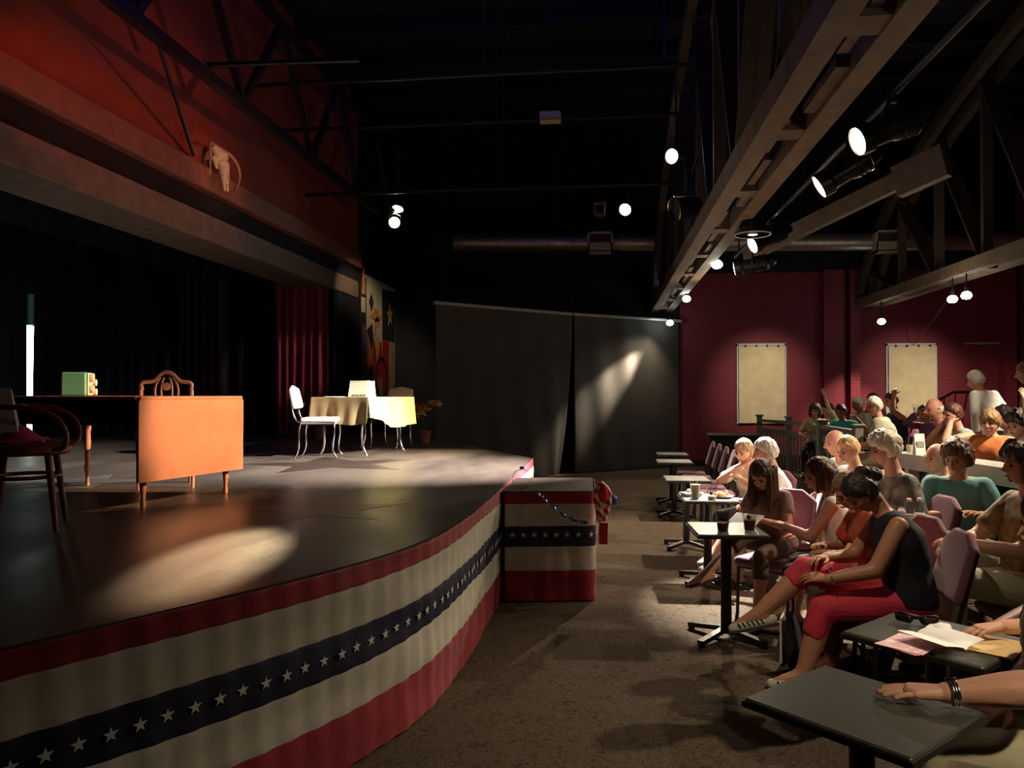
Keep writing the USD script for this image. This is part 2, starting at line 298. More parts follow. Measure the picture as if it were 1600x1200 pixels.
def special():
    # stage deck: worn dark brown paint, satin
    LK['deck'] = usdkit.material(stage, '/World/Looks/deck', {
        'g': ('geometry', {}), 'n': ('noise_texture', {'scale': 1.3, 'detail': 6., 'roughness': .65}), 'mp': ('mapping', {'scale': (1.2, .35, 1)}),
        'r': ('rgb_ramp', {'ramp': [(.3, (.055, .043, .034)), (.7, (.105, .083, .064))]}), 'rr': ('rgb_ramp', {'ramp': [(.3, (.28,) * 3), (.7, (.5,) * 3)]}),
        'n2': ('noise_texture', {'scale': 40., 'detail': 3.}), 'b': ('bump', {'strength': .08, 'distance': .01}), 'p': ('principled_bsdf', {'specular_ior_level': .6})},
        [('g.position', 'mp.vector'), ('mp.vector', 'n.vector'), ('n.fac', 'r.fac'), ('r.color', 'p.base_color'), ('n.fac', 'rr.fac'), ('rr.color', 'p.roughness'), ('g.position', 'n2.vector'), ('n2.fac', 'b.height'), ('b.normal', 'p.normal')], surface='p.BSDF')
    mat('deck_star_tan', (.20, .135, .085), .42, noise=(3, .3)); mat('deck_star_dark', (.035, .022, .018), .4, noise=(3, .3)); mat('deck_star_grey', (.16, .14, .12), .42, noise=(3, .3))
    # carpet: brown with small curls
    LK['carpet'] = usdkit.material(stage, '/World/Looks/carpet', {
        'g': ('geometry', {}), 'v': ('voronoi_texture', {'scale': 9., 'feature': 'distance_to_edge'}), 'n': ('noise_texture', {'scale': 17., 'detail': 4., 'distortion': 2.5}), 'n2': ('noise_texture', {'scale': 150., 'detail': 2.}),
        'r': ('rgb_ramp', {'ramp': [(.36, (.085, .060, .040)), (.48, (.15, .11, .072)), (.56, (.18, .135, .09)), (.68, (.10, .072, .048))]}),
        'm': ('mix', {'mix_type': 'multiply', 'fac': .8}), 'b': ('bump', {'strength': .5, 'distance': .01}), 'p': ('principled_bsdf', {'roughness': .95, 'specular_ior_level': .1})},
        [('g.position', 'n.vector'), ('g.position', 'n2.vector'), ('n.fac', 'r.fac'), ('r.color', 'm.color1'), ('n2.color', 'm.color2'), ('m.color', 'p.base_color'), ('n2.fac', 'b.height'), ('b.normal', 'p.normal')], surface='p.BSDF')
    # burgundy painted brick
    LK['brick_burgundy'] = usdkit.material(stage, '/World/Looks/brick_burgundy', {
        'g': ('geometry', {}), 's': ('separate_xyz', {}), 'c': ('combine_xyz', {}), 'k': ('brick_texture', {'scale': 1., 'brick_width': .21, 'row_height': .075, 'mortar_size': .006, 'color1': (.215, .018, .036), 'color2': (.185, .015, .03), 'mortar': (.12, .010, .022)}),
        'b': ('bump', {'strength': .35, 'distance': .01, 'invert': True}), 'p': ('principled_bsdf', {'roughness': .65})},
        [('g.position', 's.vector'), ('s.x', 'c.x'), ('s.z', 'c.y'), ('c.vector', 'k.vector'), ('k.color', 'p.base_color'), ('k.fac', 'b.height'), ('b.normal', 'p.normal')], surface='p.BSDF')
    def clear(name, col, rough):
        LK[name] = usdkit.material(stage, f'/World/Looks/{name}', {'t': ('transparent_bsdf', {'color': col}), 'gl': ('glossy_bsdf', {'color': (.9, .9, .9), 'roughness': rough}), 'f': ('layer_weight', {'blend': .15}), 'k': ('math', {'math_type': 'multiply', 'value2': .4}), 'm': ('mix_closure', {})},
            [('f.fresnel', 'k.value1'), ('k.value', 'm.fac'), ('t.BSDF', 'm.closure1'), ('gl.BSDF', 'm.closure2')], surface='m.closure')
    clear('clear_plastic', (.90, .91, .90), .08); clear('clear_glass', (.95, .96, .97), .03)
    # striped inflated ribbon
    LK['ribbon_stripe'] = usdkit.material(stage, '/World/Looks/ribbon_stripe', {'g': ('geometry', {}), 'w': ('wave_texture', {'scale': 7., 'distortion': 2.5, 'bands_direction': 'diagonal'}), 'r': ('rgb_ramp', {'ramp': [(.45, (.72, .02, .03)), (.55, (.85, .8, .74))]}), 'p': ('principled_bsdf', {'roughness': .3})},
        [('g.position', 'w.vector'), ('w.fac', 'r.fac'), ('r.color', 'p.base_color')], surface='p.BSDF')
special()
emis('lens_warm', (1, .72, .48), 14); emis('lens_white', (1, .96, .9), 18); emis('lens_red', (1, .12, .10), 12); emis('lens_gold', (1, .86, .62), 14); emis('bulb', (.95, 1, .96), 22); emis('tube_lit', (.80, 1, .90), 2.2); emis('tube_dim', (.30, .42, .30), .16)
# ------------------------------------------------------------------ setting
struct('floor', bx((-10.2, -3.2, -.1), (9.2, 18.3, 0)), 'carpet')
struct('ceiling', bx((-10.2, -3.2, 7.75), (9.2, 18.3, 7.9)), 'ceiling_dark')
for k in range(15):     # purlins across the hall
    y = -2 + k * 1.4
    struct('trim_1', bx((-10, y - .06, 7.45), (9, y + .06, 7.75)), 'ceiling_dark', label='dark purlin under the roof deck')
struct('wall_back', bx((1.75, 18, 0), (9.2, 18.3, 4.4)), 'brick_burgundy')
struct('wall_back_upper', bx((-10.2, 18, 4.4), (9.2, 18.3, 7.75)), 'dark_blue_black')
struct('wall_back_stage', bx((-10.2, 18, 0), (1.75, 18.3, 4.4)), 'dark_blue_black')
struct('wall_right', bx((9.0, -3.2, 0), (9.3, 18, 7.75)), 'brick_burgundy')
struct('wall_rear', bx((-10.2, -3.3, 0), (9.2, -3.1, 7.75)), 'black_paint')
struct('wall_backstage', bx((-10.4, -3.2, 0), (-10.1, 18.2, 7.75)), 'dark_blue_black')
# pilasters and shaded windows of the burgundy wall
for x0, x1 in ((4.86, 5.27), (5.42, 5.62), (8.6, 8.85)):
    struct('trim_2', bx((x0, 17.72, 0), (x1, 18.02, 4.4)), 'brick_burgundy')
struct('baseboard_back', bx((1.75, 17.97, 0), (9, 18.01, .12)), 'black_paint')
for i, (xa, xb, za, zb) in enumerate(((3.04, 4.07, .98, 2.73), (6.28, 7.29, 1.12, 2.71))):
    w = UsdGeom.Xform.Define(stage, uniq('/World', f'window_{i + 1}')).GetPrim(); tagp(w, kind='structure', label=['window covered by a tan shade, nearer the black curtain', 'window covered by a tan shade, behind the stair rail'][i])
    obj('window_frame', cat(bx((xa - .03, 17.955, za - .02), (xa, 18, zb + .05)), bx((xb, 17.955, za - .02), (xb + .03, 18, zb + .05)), bx((xa - .03, 17.955, zb + .01), (xb + .03, 18, zb + .06))), 'window_white', w)
    obj('pane', bx((xa, 17.985, za), (xb, 17.995, zb + .01)), 'window_white', w)
    g = np.array([[(x, 17.93 + .012 * math.sin(7 * x + 2 * z), z) for z in np.linspace(za, zb, 12)] for x in np.linspace(xa + .01, xb - .01, 12)])
    obj('shade', sheet(g, .006), 'shade_tan', w)
    for k in range(4): obj('clip', box(xa + .16 + k * .24, 17.925, zb - .0, .035, .03, .05), 'iron_black', w)
t = thing('wall_pipe', 'thin pale pipe running level along the burgundy wall at right', 'pipe')
obj('pipe', rod((7.85, 17.9, 2.75), (8.98, 17.9, 2.76), .022), 'rod_grey', t)
for x in (8.2, 8.8): obj('bracket', bx((x, 17.9, 2.72), (x + .04, 18.0, 2.79)), 'rod_grey', t)
obj('pull_cord', tube([(6.86, 16.3, 3.55), (6.84, 16.9, 3.2), (6.82, 17.6, 2.9), (6.80, 17.9, 2.72)], .008, 6), 'beam_wood', None, 'thin cord hanging down to the tan window shade by the stairs', 'cord')

# proscenium: the red wall, its ledge and beam over the stage opening
struct('wall_stage', bx((-5.3, -3.2, 4.2), (-5.0, 15.2, 7.75)), 'wall_red')
struct('wall_stage_end', bx((-5.3, 13.8, 0), (-5.0, 18.0, 4.2)), 'dark_blue_black')
struct('wall_stage_end_upper', bx((-5.3, 15.2, 4.2), (-5.0, 18.0, 7.75)), 'dark_blue_black')
struct('trim_3', bx((-5.0, -3.1, 4.21), (-4.9, 15.2, 4.50), .015), 'ledge_red', label='brown ledge board along the foot of the red wall')
struct('trim_4', bx((-5.3, -3.1, 3.94), (-5.02, 15.2, 4.21)), 'curtain_void', label='dark recessed strip under the red ledge')
struct('trim_5', bx((-5.7, -3.1, 3.60), (-4.97, 15.2, 3.94), .015), 'beam_wood', label='brown beam over the stage opening')
struct('trim_6', bx((-5.35, 13.8, .9), (-4.97, 14.0, 3.6)), 'black_paint', label='black jamb of the stage opening')

# stage: curved thrust front with bunting
EDGE = spline([(-5.0, -.9), (-3.9, -.45), (-2.75, .72), (-2.2, 1.55), (-1.83, 2.144), (-1.43, 2.82), (-1.17, 3.31), (-.985, 3.795), (-.885, 4.517), (-.858, 5.3), (-.85, 6.2), (-.855, 7.6), (-.86, 9.14)], 160)
DECK = .90
poly = [tuple(p) for p in EDGE] + [(-1.9, 11.0), (-3.0, 13.0), (-4.7, 15.0), (-4.99, 15.0), (-4.99, 13.79), (-10.0, 13.79), (-10.0, -.9)]
struct('stage_deck', prism(poly, .86, DECK), 'deck')
inner = Polygon(poly).buffer(-.03)
struct('stage_base', prism(inner, 0.0, .86), 'black_paint')
sd = '/World/stage_deck'
def deck_star(c, r, m, a0, lab): obj('painted_star', mv(prism(star_poly(r, a0, .42), 0, .0015), (c[0], c[1], DECK)), m, sd, label=lab)
deck_star((-1.86, 4.93), .62, 'deck_star_tan', 180, 'tan star painted on the stage floor')
deck_star((-2.93, 8.05), 1.02, 'deck_star_dark', 187, 'dark star painted on the floor by the yellow cloth table')
deck_star((-4.55, 6.2), .62, 'deck_star_grey', 170, 'grey star painted on the floor behind the red seated chair')

STR = [(.897, .805, 'red_band', 'fabric_red'), (.805, .622, 'white_band', 'fabric_white'), (.622, .452, 'navy_band', 'fabric_navy'), (.452, .258, 'white_band', 'fabric_white'), (.258, .012, 'red_band', 'fabric_red')]
def bunting(name, label, path, sag, step=.1, flip=1):
    """stripes of cloth hung along a path of ground points; every stripe its own sheet, with folds"""
    path = np.asarray(path, float); d = np.r_[0, np.cumsum(np.linalg.norm(np.diff(path, axis=0), axis=1))]
    tan = np.gradient(path, axis=0); tan /= np.linalg.norm(tan, axis=1, keepdims=True); nor = np.stack([tan[:, 1], -tan[:, 0]], 1) * flip
    t = thing(name, label, 'bunting')
    def pt(s, z, off=0.):
        x = np.array([np.interp(s, d, path[:, 0]), np.interp(s, d, path[:, 1])]); n = np.array([np.interp(s, d, nor[:, 0]), np.interp(s, d, nor[:, 1])]); n /= np.linalg.norm(n)
        o = .026 + off + .003 * math.sin(s * 17 + 2 * math.sin(s * 3.1)) * (1 - z) + .005 * math.sin(s * 43 + z * 2) + .004 * math.sin(21 * z + 3 * math.sin(2.2 * s))
        zz = z + sag * math.sin(s * 2.1 + .6) * (1 - abs(2 * z / .9 - 1)) if .02 < z < .89 else z
        return A(x[0] + n[0] * o, x[1] + n[1] * o, zz), n
    S = np.arange(0, d[-1] + 1e-6, .045)
    navy = None
    for z1, z0, nm, m in STR:
        zs = np.linspace(z1, z0, 7)
        G = np.array([[pt(s, z)[0] for z in zs] for s in S])
        o = obj(nm, sheet(G, .004), m, t, smooth=True)
        if nm == 'navy_band': navy = o
    for s in np.arange(.06, d[-1] - .03, step):
        c, n = pt(s, .537, .006); u = A(-n[1], n[0], 0)
        obj('star', plane_prism(star_poly(.027, 90), .0025, c, u * (1 if True else -1), (0, 0, 1)), 'star_white', navy, smooth=False)
    return t
bunting('bunting', 'long red white and navy star bunting hung along the curved stage front', EDGE[8:], .012)
# step block in front of the stage with its own bunting
BX = [(-.80, 6.13), (-.095, 6.24), (-.115, 7.18), (-.80, 7.1)]
t = thing('step_block', 'low dark platform block standing against the stage front, wrapped in bunting', 'platform')
obj('top', prism(Polygon(BX).buffer(.012), .855, .885), 'deck', t); obj('side', prism(Polygon(BX), 0, .855), 'black_paint', t)
STR = [(a * .975 - .0, b * .975, n, m) for a, b, n, m in STR]
bunting('bunting', 'short red white and navy star bunting around the platform block', [(-.79, 6.131), (-.6, 6.161), (-.4, 6.192), (-.2, 6.224), (-.097, 6.242), (-.1, 6.35), (-.105, 6.6), (-.11, 6.9), (-.114, 7.17)], .003, .088)

# drapes: folds along a line on the ground
def drape(name, label, p, q, z0, z1, folds, amp, m, cat_='curtain', group=None, bottom=0., seed=0):
    p, q = A(*p), A(*q); L = np.linalg.norm(q - p); d = (q - p) / L; n = A(d[1], -d[0])
    r = np.random.default_rng(seed); ph = np.cumsum(r.uniform(.6, 1.4, 400)); S = np.linspace(0, L, max(24, int(folds * 9)))
    def off(s, z):
        k = s / L * folds; i = int(k); w = ph[i] + (ph[i + 1] - ph[i]) * (k - i)
        return amp * math.sin(w * 2 * PI) * (1 - .25 * (z - z0) / (z1 - z0)) + .3 * amp * math.sin(w * 5.1 + z * .8)
    G = np.array([[(*(p + d * s + n * off(s, z)), z) for z in np.linspace(z1, z0, 8)] for s in S])
    return obj(name, sheet(G, .01), m, None, label, cat_, group, smooth=True)
drape('stage_curtain', 'deep red velvet curtain gathered at the far end of the stage opening', (-6.05, 13.6), (-5.02, 13.62), DECK, 3.75, 7, .06, 'curtain_red', seed=3)
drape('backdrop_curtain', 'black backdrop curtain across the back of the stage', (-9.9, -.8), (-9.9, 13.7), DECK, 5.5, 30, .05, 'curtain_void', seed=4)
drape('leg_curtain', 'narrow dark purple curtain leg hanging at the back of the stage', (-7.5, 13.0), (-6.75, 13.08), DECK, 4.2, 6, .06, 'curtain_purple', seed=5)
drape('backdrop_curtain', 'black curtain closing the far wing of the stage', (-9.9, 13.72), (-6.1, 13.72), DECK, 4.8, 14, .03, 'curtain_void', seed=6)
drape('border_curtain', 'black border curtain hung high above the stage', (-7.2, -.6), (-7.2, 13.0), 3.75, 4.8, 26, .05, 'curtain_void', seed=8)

# diagonal masking curtain of two widths on a rail
def mask(name, label, p, q, seed, flare=0.):
    p, q = A(*p), A(*q); L = np.linalg.norm(q - p); d = (q - p) / L; n = A(d[1], -d[0])
    S = np.linspace(0, L, 60); Z = np.linspace(3.26, .015, 24)
    def P_(s, z):
        w = meshkit.fbm(A(s * 1.1, z * .35, seed * 7.3), 3) - .5; e = math.exp(-((L - s) / .35) ** 2) * flare * (1 - z / 3.3) ** 2
        return (*(p + d * (s - e) + n * (.10 * w + .012 * math.sin(9 * s + z))), z)
    return obj(name, sheet(np.array([[P_(s, z) for z in Z] for s in S]), .008), 'curtain_black', None, label, 'curtain', smooth=True)
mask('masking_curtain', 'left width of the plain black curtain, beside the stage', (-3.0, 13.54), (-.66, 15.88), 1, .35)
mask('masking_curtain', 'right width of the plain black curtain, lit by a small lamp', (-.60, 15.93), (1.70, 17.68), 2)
t = thing('curtain_rail', 'pale rail along the top of the diagonal black curtain', 'rail')
obj('rod', rod((-3.02, 13.5, 3.29), (-.64, 15.86, 3.29), .035), 'rod_grey', t); obj('rod', rod((-.62, 15.88, 3.29), (1.74, 17.66, 3.29), .035), 'rod_grey', t)
for p in ((-2.9, 13.62), (-.63, 15.9), (1.6, 17.6)): obj('drop_wire', rod((p[0], p[1], 3.3), (p[0], p[1], 7.4), .006, 5), 'pipe_black', t)

# ------------------------------------------------------------------ trusses
def bow(y): return 3.62 + 3.3 * max(0., 1 - ((y - 7.4) / 10.35) ** 2) ** .62
def truss(x, label, mA, mB):
    t = thing('roof_truss', label, 'truss')
    ys = np.linspace(-2.9, 17.7, 27)
    for s in (-1, 1):
        xc = x + s * .165
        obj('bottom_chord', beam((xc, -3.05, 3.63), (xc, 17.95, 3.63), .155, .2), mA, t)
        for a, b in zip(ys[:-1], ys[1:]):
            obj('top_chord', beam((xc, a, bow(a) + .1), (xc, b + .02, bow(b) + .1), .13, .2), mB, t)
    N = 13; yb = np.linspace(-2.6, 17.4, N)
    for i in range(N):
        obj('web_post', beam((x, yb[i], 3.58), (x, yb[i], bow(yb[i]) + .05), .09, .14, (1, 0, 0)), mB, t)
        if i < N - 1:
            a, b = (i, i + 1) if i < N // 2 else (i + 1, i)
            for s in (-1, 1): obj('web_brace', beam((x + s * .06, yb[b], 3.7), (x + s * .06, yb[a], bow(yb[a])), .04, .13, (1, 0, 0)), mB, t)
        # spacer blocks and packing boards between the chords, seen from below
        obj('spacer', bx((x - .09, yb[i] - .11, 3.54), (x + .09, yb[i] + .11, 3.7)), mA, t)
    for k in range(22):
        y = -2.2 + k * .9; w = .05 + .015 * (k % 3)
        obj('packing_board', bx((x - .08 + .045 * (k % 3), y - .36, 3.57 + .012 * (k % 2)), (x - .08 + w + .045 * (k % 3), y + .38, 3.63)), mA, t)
    return t
truss(1.335, 'nearest pale timber roof truss with a double lower chord running over the tables', 'truss_wood', 'truss_dark')
truss(5.78, 'right-hand timber bowstring truss that carries the pair of bright bulbs', 'truss_wood', 'truss_dark')
t = thing('sway_brace', 'slanting pale timber brace between the two trusses, ending in a plate', 'brace')
obj('timber', beam((2.48, 13.89, 4.08), (4.39, 11.6, 4.81), .12, .26), 'truss_wood', t)
obj('gusset_plate', beam((4.25, 11.77, 4.74), (4.72, 11.25, 4.9), .16, .46), 'truss_wood', t)
# steel joist near the red wall
t = thing('bar_joist', 'black steel lattice joist hanging in front of the red wall', 'joist')
XJ = -4.35
obj('lower_chord', beam((XJ, -3, 5.18), (XJ, 14.5, 5.18), .10, .12), 'pipe_black', t); obj('upper_chord', beam((XJ, -3, 6.7), (XJ, 14.5, 6.7), .1, .12), 'pipe_black', t)
for k in range(8):
    y = -1.9 + k * 2.2 - .24
    obj('web_bar', beam((XJ, y, 5.2), (XJ, y + 1.1, 6.7), .07, .09), 'pipe_black', t); obj('web_bar', beam((XJ, y + 2.2, 5.2), (XJ, y + 1.1, 6.7), .07, .09), 'pipe_black', t)
obj('outrigger', rod((XJ, 8.0, 5.3), (XJ + 1.6, 8.4, 5.45), .03), 'pipe_black', t)
obj('drop_rod', rod((XJ, 7.0, 5.2), (-4.93, 8.75, 4.55), .022, 8), 'pipe_black', t)
# battens across the hall
for y, z, lab in ((6.6, 6.2, 'black pipe batten crossing the hall nearest overhead'), (10.18, 5.96, 'black pipe batten crossing the hall above the red spotlight'), (11.4, 5.75, 'black pipe batten crossing the hall behind the red spotlight'), (12.2, 4.95, 'black pipe batten that carries the warm spotlight and the unlit lamp')):
    t = thing('pipe_batten', lab, 'pipe'); obj('pipe', rod((-4.9, y, z), (1.1, y, z), .03), 'pipe_black', t)
    for x in (-4.2, -1.6, .8): obj('hanger', rod((x, y, z), (x, y, 7.5), .012, 6), 'pipe_black', t)
t = thing('lighting_pipe', 'black pipe that carries the row of four spotlight cans', 'pipe'); obj('pipe', rod((2.22, 3.8, 3.98), (2.22, 13.4, 3.98), .028), 'pipe_black', t)
for y in (4.4, 8.8, 13.0): obj('hanger', rod((2.22, y, 3.98), (2.22, y, 7.5), .014, 6), 'pipe_black', t)
for y, z, lab in ((7.9, 6.05, 'small grey ceiling box over the middle of the hall'), (10.9, 5.6, 'pale box fitting hung from the batten over the hall')):
    t = thing('ceiling_box', lab, 'box', (-.55 if y < 9 else -.75, y, z)); obj('case', box(0, 0, 0, .30, .14, .15, bev=.012), 'vent_paint', t); obj('stem', rod((0, 0, .06), (0, 0, 7.4 - z), .012, 6), 'pipe_black', t)
# ducts
def duct(lab, xa, xb, y, za, zb, xv, vent):
    t = thing('air_duct', lab, 'duct'); n = max(2, int(abs(xb - xa) / .75)); r = .185
    for k in range(n):
        a, b = k / n, (k + 1) / n; p = A(xa + (xb - xa) * a, y, za + (zb - za) * a); q = A(xa + (xb - xa) * b, y, za + (zb - za) * b); d = nrm(q - p); L = np.linalg.norm(q - p)
        obj('duct_section', lathe([(0, 0), (r + .012, 0), (r + .012, .03)] + [(r + (.004 if i % 2 else 0), .03 + (L - .035) * i / 20) for i in range(21)] + [(r, L - .001), (0, L)], 24, p, d), 'duct_metal', t)
    zc = np.interp(xv, sorted((xa, xb)), (za, zb) if xa < xb else (zb, za)); v = obj('vent', cat(bx((xv - .26, y - .34, zc - .28), (xv + .26, y - .12, zc - .23)), bx((xv - .26, y - .34, zc + .12), (xv + .26, y - .12, zc + .16)), bx((xv - .26, y - .34, zc - .28), (xv - .22, y - .12, zc + .16)), bx((xv + .22, y - .34, zc - .28), (xv + .26, y - .12, zc + .16)), bx((xv - .25, y - .34, zc - .25), (xv + .25, y - .30, zc - .06))), 'vent_paint', t)
    for k in range(5): obj('louvre', rot(bx((xv - .22, y - .30, zc - .05 + k * .035), (xv + .22, y - .25, zc - .04 + k * .035)), 25, (1, 0, 0), (xv, y - .27, zc - .045 + k * .035)), 'vent_slot', v)
    for x in np.linspace(xa + .3, xb - .3, 3): obj('strap', cat(rod((x, y, np.interp(x, (xa, xb), (za, zb)) + .18), (x, y, 7.4), .006, 5)), 'pipe_black', t)
duct('silver round air duct with a vent above the black curtain', -3.175, 1.05, 16.2, 4.90, 4.80, -.067, 1)
duct('silver round air duct with a vent between the two timber trusses', 1.65, 8.9, 16.2, 4.79, 4.66, 5.60, 1)
# ------------------------------------------------------------------ lamps
def lamp_frame(pos, target):
    p, t = A(*pos), A(*target); d = nrm(t - p); s = nrm(np.cross(d, A(0, 0, 1))); return p, d, s, np.cross(s, d)
def can(i, pos, target, power, color, ang, so, label):
    """ellipsoidal spotlight: lens tube, barrel with cooling fins, rounded cap, yoke and clamp; pos is its lens"""
    t = thing('spotlight', label, 'spotlight', group='spotlight cans on the pipe'); p, d, s, u = lamp_frame(pos, target)
    obj('barrel', lathe([(.085, -.50), (.115, -.47), (.115, -.30), (.098, -.27), (.098, -.12), (.118, -.10), (.118, -.01), (.112, 0), (.112, -.015), (0, -.018)], 24, p, d), 'black_lacquer', t)
    for k in range(3): obj('cooling_fin', lathe([(.11, -.44 + k * .045), (.128, -.435 + k * .045), (.128, -.425 + k * .045), (.11, -.42 + k * .045)], 20, p, d), 'black_lacquer', t)
    obj('lamp_cap', lathe([(0, -.60), (.05, -.595), (.085, -.56), (.092, -.50), (0, -.495)], 20, p, d), 'black_lacquer', t)
    obj('lens', lathe([(0, -.012), (.108, -.010), (.09, .004), (.05, .012), (0, .014)], 20, p, d), {'can': 'lens_warm'}['can'], t)
    c = p - d * .26; top = A(2.22, c[1], 3.95)
    obj('yoke', tube([c + s * .125, c + s * .13 + A(0, 0, .12), c + A(0, 0, .19), c - s * .13 + A(0, 0, .12), c - s * .125], .011, 8), 'iron_black', t)
    obj('clamp', cat(rod(c + A(0, 0, .18), top, .012, 8), bx(top - A(.035, .025, .03), top + A(.035, .025, .06))), 'iron_black', t)
    for e in (-1, 1): obj('knob', lathe([(0, 0), (.02, .003), (.02, .02), (0, .022)], 10, c + s * .128 * e, s * e), 'chrome', t)
    obj('reflector_rim', tube([c - d * .2 + .129 * (math.cos(a) * s + math.sin(a) * u) for a in np.linspace(0, 2 * PI, 25)[:-1]], .004, 6, True), 'chrome', t)
    spot(str(t.GetPath()) + '/light', p + d * .03, target, power, color, ang, so, .04)
def par(i, pos, target, power, color, ang, so, label):
    t = thing('spotlight', label, 'spotlight'); p, d, s, u = lamp_frame(pos, target); look = nrm(A(0, 0, 1.68) - p)
    d0 = nrm(d * .5 + look * .6) if i != 4 else nrm(d * .55 + look * .55); s = nrm(np.cross(d0, A(0, 0, 1)))
    obj('housing', lathe([(0, -.24), (.05, -.235), (.075, -.20), (.085, -.08), (.10, -.02), (.105, .0), (.10, .0), (.095, -.015), (0, -.017)], 20, p, d0), 'black_lacquer', t)
    obj('lens', lathe([(0, -.013), (.092, -.011), (.07, .004), (0, .012)], 20, p, d0), 'lens_red' if color is RED else ('lens_gold' if color is GOLD else 'lens_white'), t)
    c = p - d0 * .11
    obj('yoke', tube([c + s * .1, c + s * .105 + A(0, 0, .1), c + A(0, 0, .15), c - s * .105 + A(0, 0, .1), c - s * .1], .008, 8), 'iron_black', t)
    obj('stem', rod(c + A(0, 0, .145), c + A(0, 0, {4: 1.2, 5: .2, 6: .9, 7: .42}.get(i, .4)), .011, 8), 'iron_black', t); q = c + A(0, 0, {4: 1.2, 5: .2, 6: .9, 7: .42}.get(i, .4))
    obj('clamp', bx(q - A(.03, .10, .04), q + A(.03, .10, .02)), 'iron_black', t)
    spot(str(t.GetPath()) + '/light', p + d * .06, target, power, color, ang, so, .05)
def flood(i, pos, target, power, color, ang, so, label):
    t = thing('bulb_lamp', label, 'lamp', group='small bulb lamps of the hall'); p = A(*pos)
    obj('bulb', lathe([(0, -.07), (.05, -.06), (.078, -.025), (.08, .0), (.06, .04), (.03, .06), (0, .062)], 18, p, (0, 0, 1)), 'bulb', t)
    obj('socket', lathe([(.034, .055), (.036, .12), (.028, .15), (0, .152)], 14, p, (0, 0, 1)), 'iron_black', t)
    topz = {10: 3.29, 11: 3.55}.get(i, 3.56)
    obj('stem', rod(p + A(0, 0, .145), (p[0], p[1], max(topz, p[2] + .17)), .012, 8), 'iron_black', t)
    spot(str(t.GetPath()) + '/light', p - A(0, 0, .16), target, power, color, ang, so, .06)
def pendant(i, pos, target, power, color, ang, so, label):
    t = thing('pendant_lamp', label, 'lamp'); p = A(*pos)
    obj('hood', lathe([(.19, -.02), (.195, -.005), (.17, .03), (.13, .11), (.075, .2), (.07, .34), (.03, .36), (0, .362), (0, .33), (.06, .3), (.06, .2), (.115, .105), (.16, .02), (.18, -.02)], 24, p, (0, 0, 1)), 'black_lacquer', t)
    obj('rim', tube([p + A(.187 * math.cos(a), .187 * math.sin(a), -.02) for a in np.linspace(0, 2 * PI, 25)[:-1]], .008, 8, True), 'plastic_white', t)
    obj('bulb', lathe([(0, -.035), (.05, -.02), (.06, .02), (.03, .08), (0, .085)], 16, p, (0, 0, 1)), 'bulb', t)
    obj('cord', rod(p + A(0, 0, .35), (p[0], p[1], 4.6), .01, 6), 'iron_black', t)
    spot(str(t.GetPath()) + '/light', p - A(0, 0, .09), target, power, color, ang, so, .05)
for i, (kind, pos, tgt, pw, colr, an, so, lab) in enumerate(SPOTS):
    {'can': can, 'par': par, 'flood': flood, 'pendant': pendant}[kind](i, pos, tgt, pw, colr, an, so, lab)
t = thing('spotlight', 'unlit square-fronted lamp hung beside the warm spotlight over the duct', 'spotlight')
p = A(-.05, 12.2, 4.557)
obj('housing', box(*p, .17, .2, .2, bev=.02), 'black_lacquer', t)
obj('lens', lathe([(0, 0), (.06, .002), (.05, .015), (0, .02)], 18, p - A(0, .10, 0), (0, -1, 0)), 'dark_glass', t)
obj('bezel', cat(bx(p + A(-.095, -.115, .07), p + A(.095, -.1, .1)), bx(p + A(-.095, -.115, -.1), p + A(.095, -.1, -.07)), bx(p + A(-.095, -.115, -.07), p + A(-.07, -.1, .07)), bx(p + A(.07, -.115, -.07), p + A(.095, -.1, .07))), 'beam_wood', t)
obj('stem', rod(p + A(0, 0, .09), p + A(0, 0, .42), .011), 'iron_black', t)
t = thing('spotlight', 'large dark lamp housing with a shining front rim beside the red spotlight', 'spotlight')
p, d, s, u = lamp_frame((.84, 9.3, 3.86), (-1.5, 8.4, 3.3))
obj('housing', lathe([(0, -.34), (.09, -.33), (.13, -.26), (.14, -.06), (.15, 0), (.14, 0), (.13, -.03), (0, -.035)], 22, p, d), 'black_lacquer', t)
obj('rim', tube([p + .15 * (math.cos(a) * s + math.sin(a) * u) for a in np.linspace(0, 2 * PI, 25)[:-1]], .006, 6, True), 'gold', t); obj('stem', rod(p - d * .15 + A(0, 0, .13), (1.12, 9.35, 4.5), .012), 'iron_black', t)

# ------------------------------------------------------------------ stage dressing
# cow skull on the red wall
t = thing('cow_skull', 'bleached cow skull with long down-curved horns mounted on the red wall', 'skull', (-4.88, 9.2, 4.56))
sk = union([blob((A(.05, .075, .15), .065), (A(.05, -.075, .15), .065), (A(.08, 0, .10), .08)), blob((A(.06, .09, .06), .055), (A(.06, -.09, .06), .055), (A(.10, 0, .0), .075)), blob((A(.10, .035, 0), .06), (A(.10, -.035, 0), .06), (A(.13, 0, -.22), .045)),
            blob((A(.12, .04, -.18), .028), (A(.14, .038, -.32), .016)), blob((A(.12, -.04, -.18), .028), (A(.14, -.038, -.33), .016)), blob((A(.05, .155, .05), .025), (A(.07, .11, -.06), .022)), blob((A(.05, -.155, .05), .025), (A(.07, -.11, -.06), .022)), blob((A(.03, -.13, .2), .04), (A(.03, .13, .2), .04))])
for e in (-1, 1): sk = sk - ell(A(.13, e * .10, .05), (.05, .036, .034)) - ell(A(.17, e * .016, -.17), (.04, .014, .06))
obj('skull', soft(sk, .02, 5), 'bone', t, smooth=True)
obj('mount', bx((-.13, -.06, .05), (.04, .06, .2)), 'horn', t)
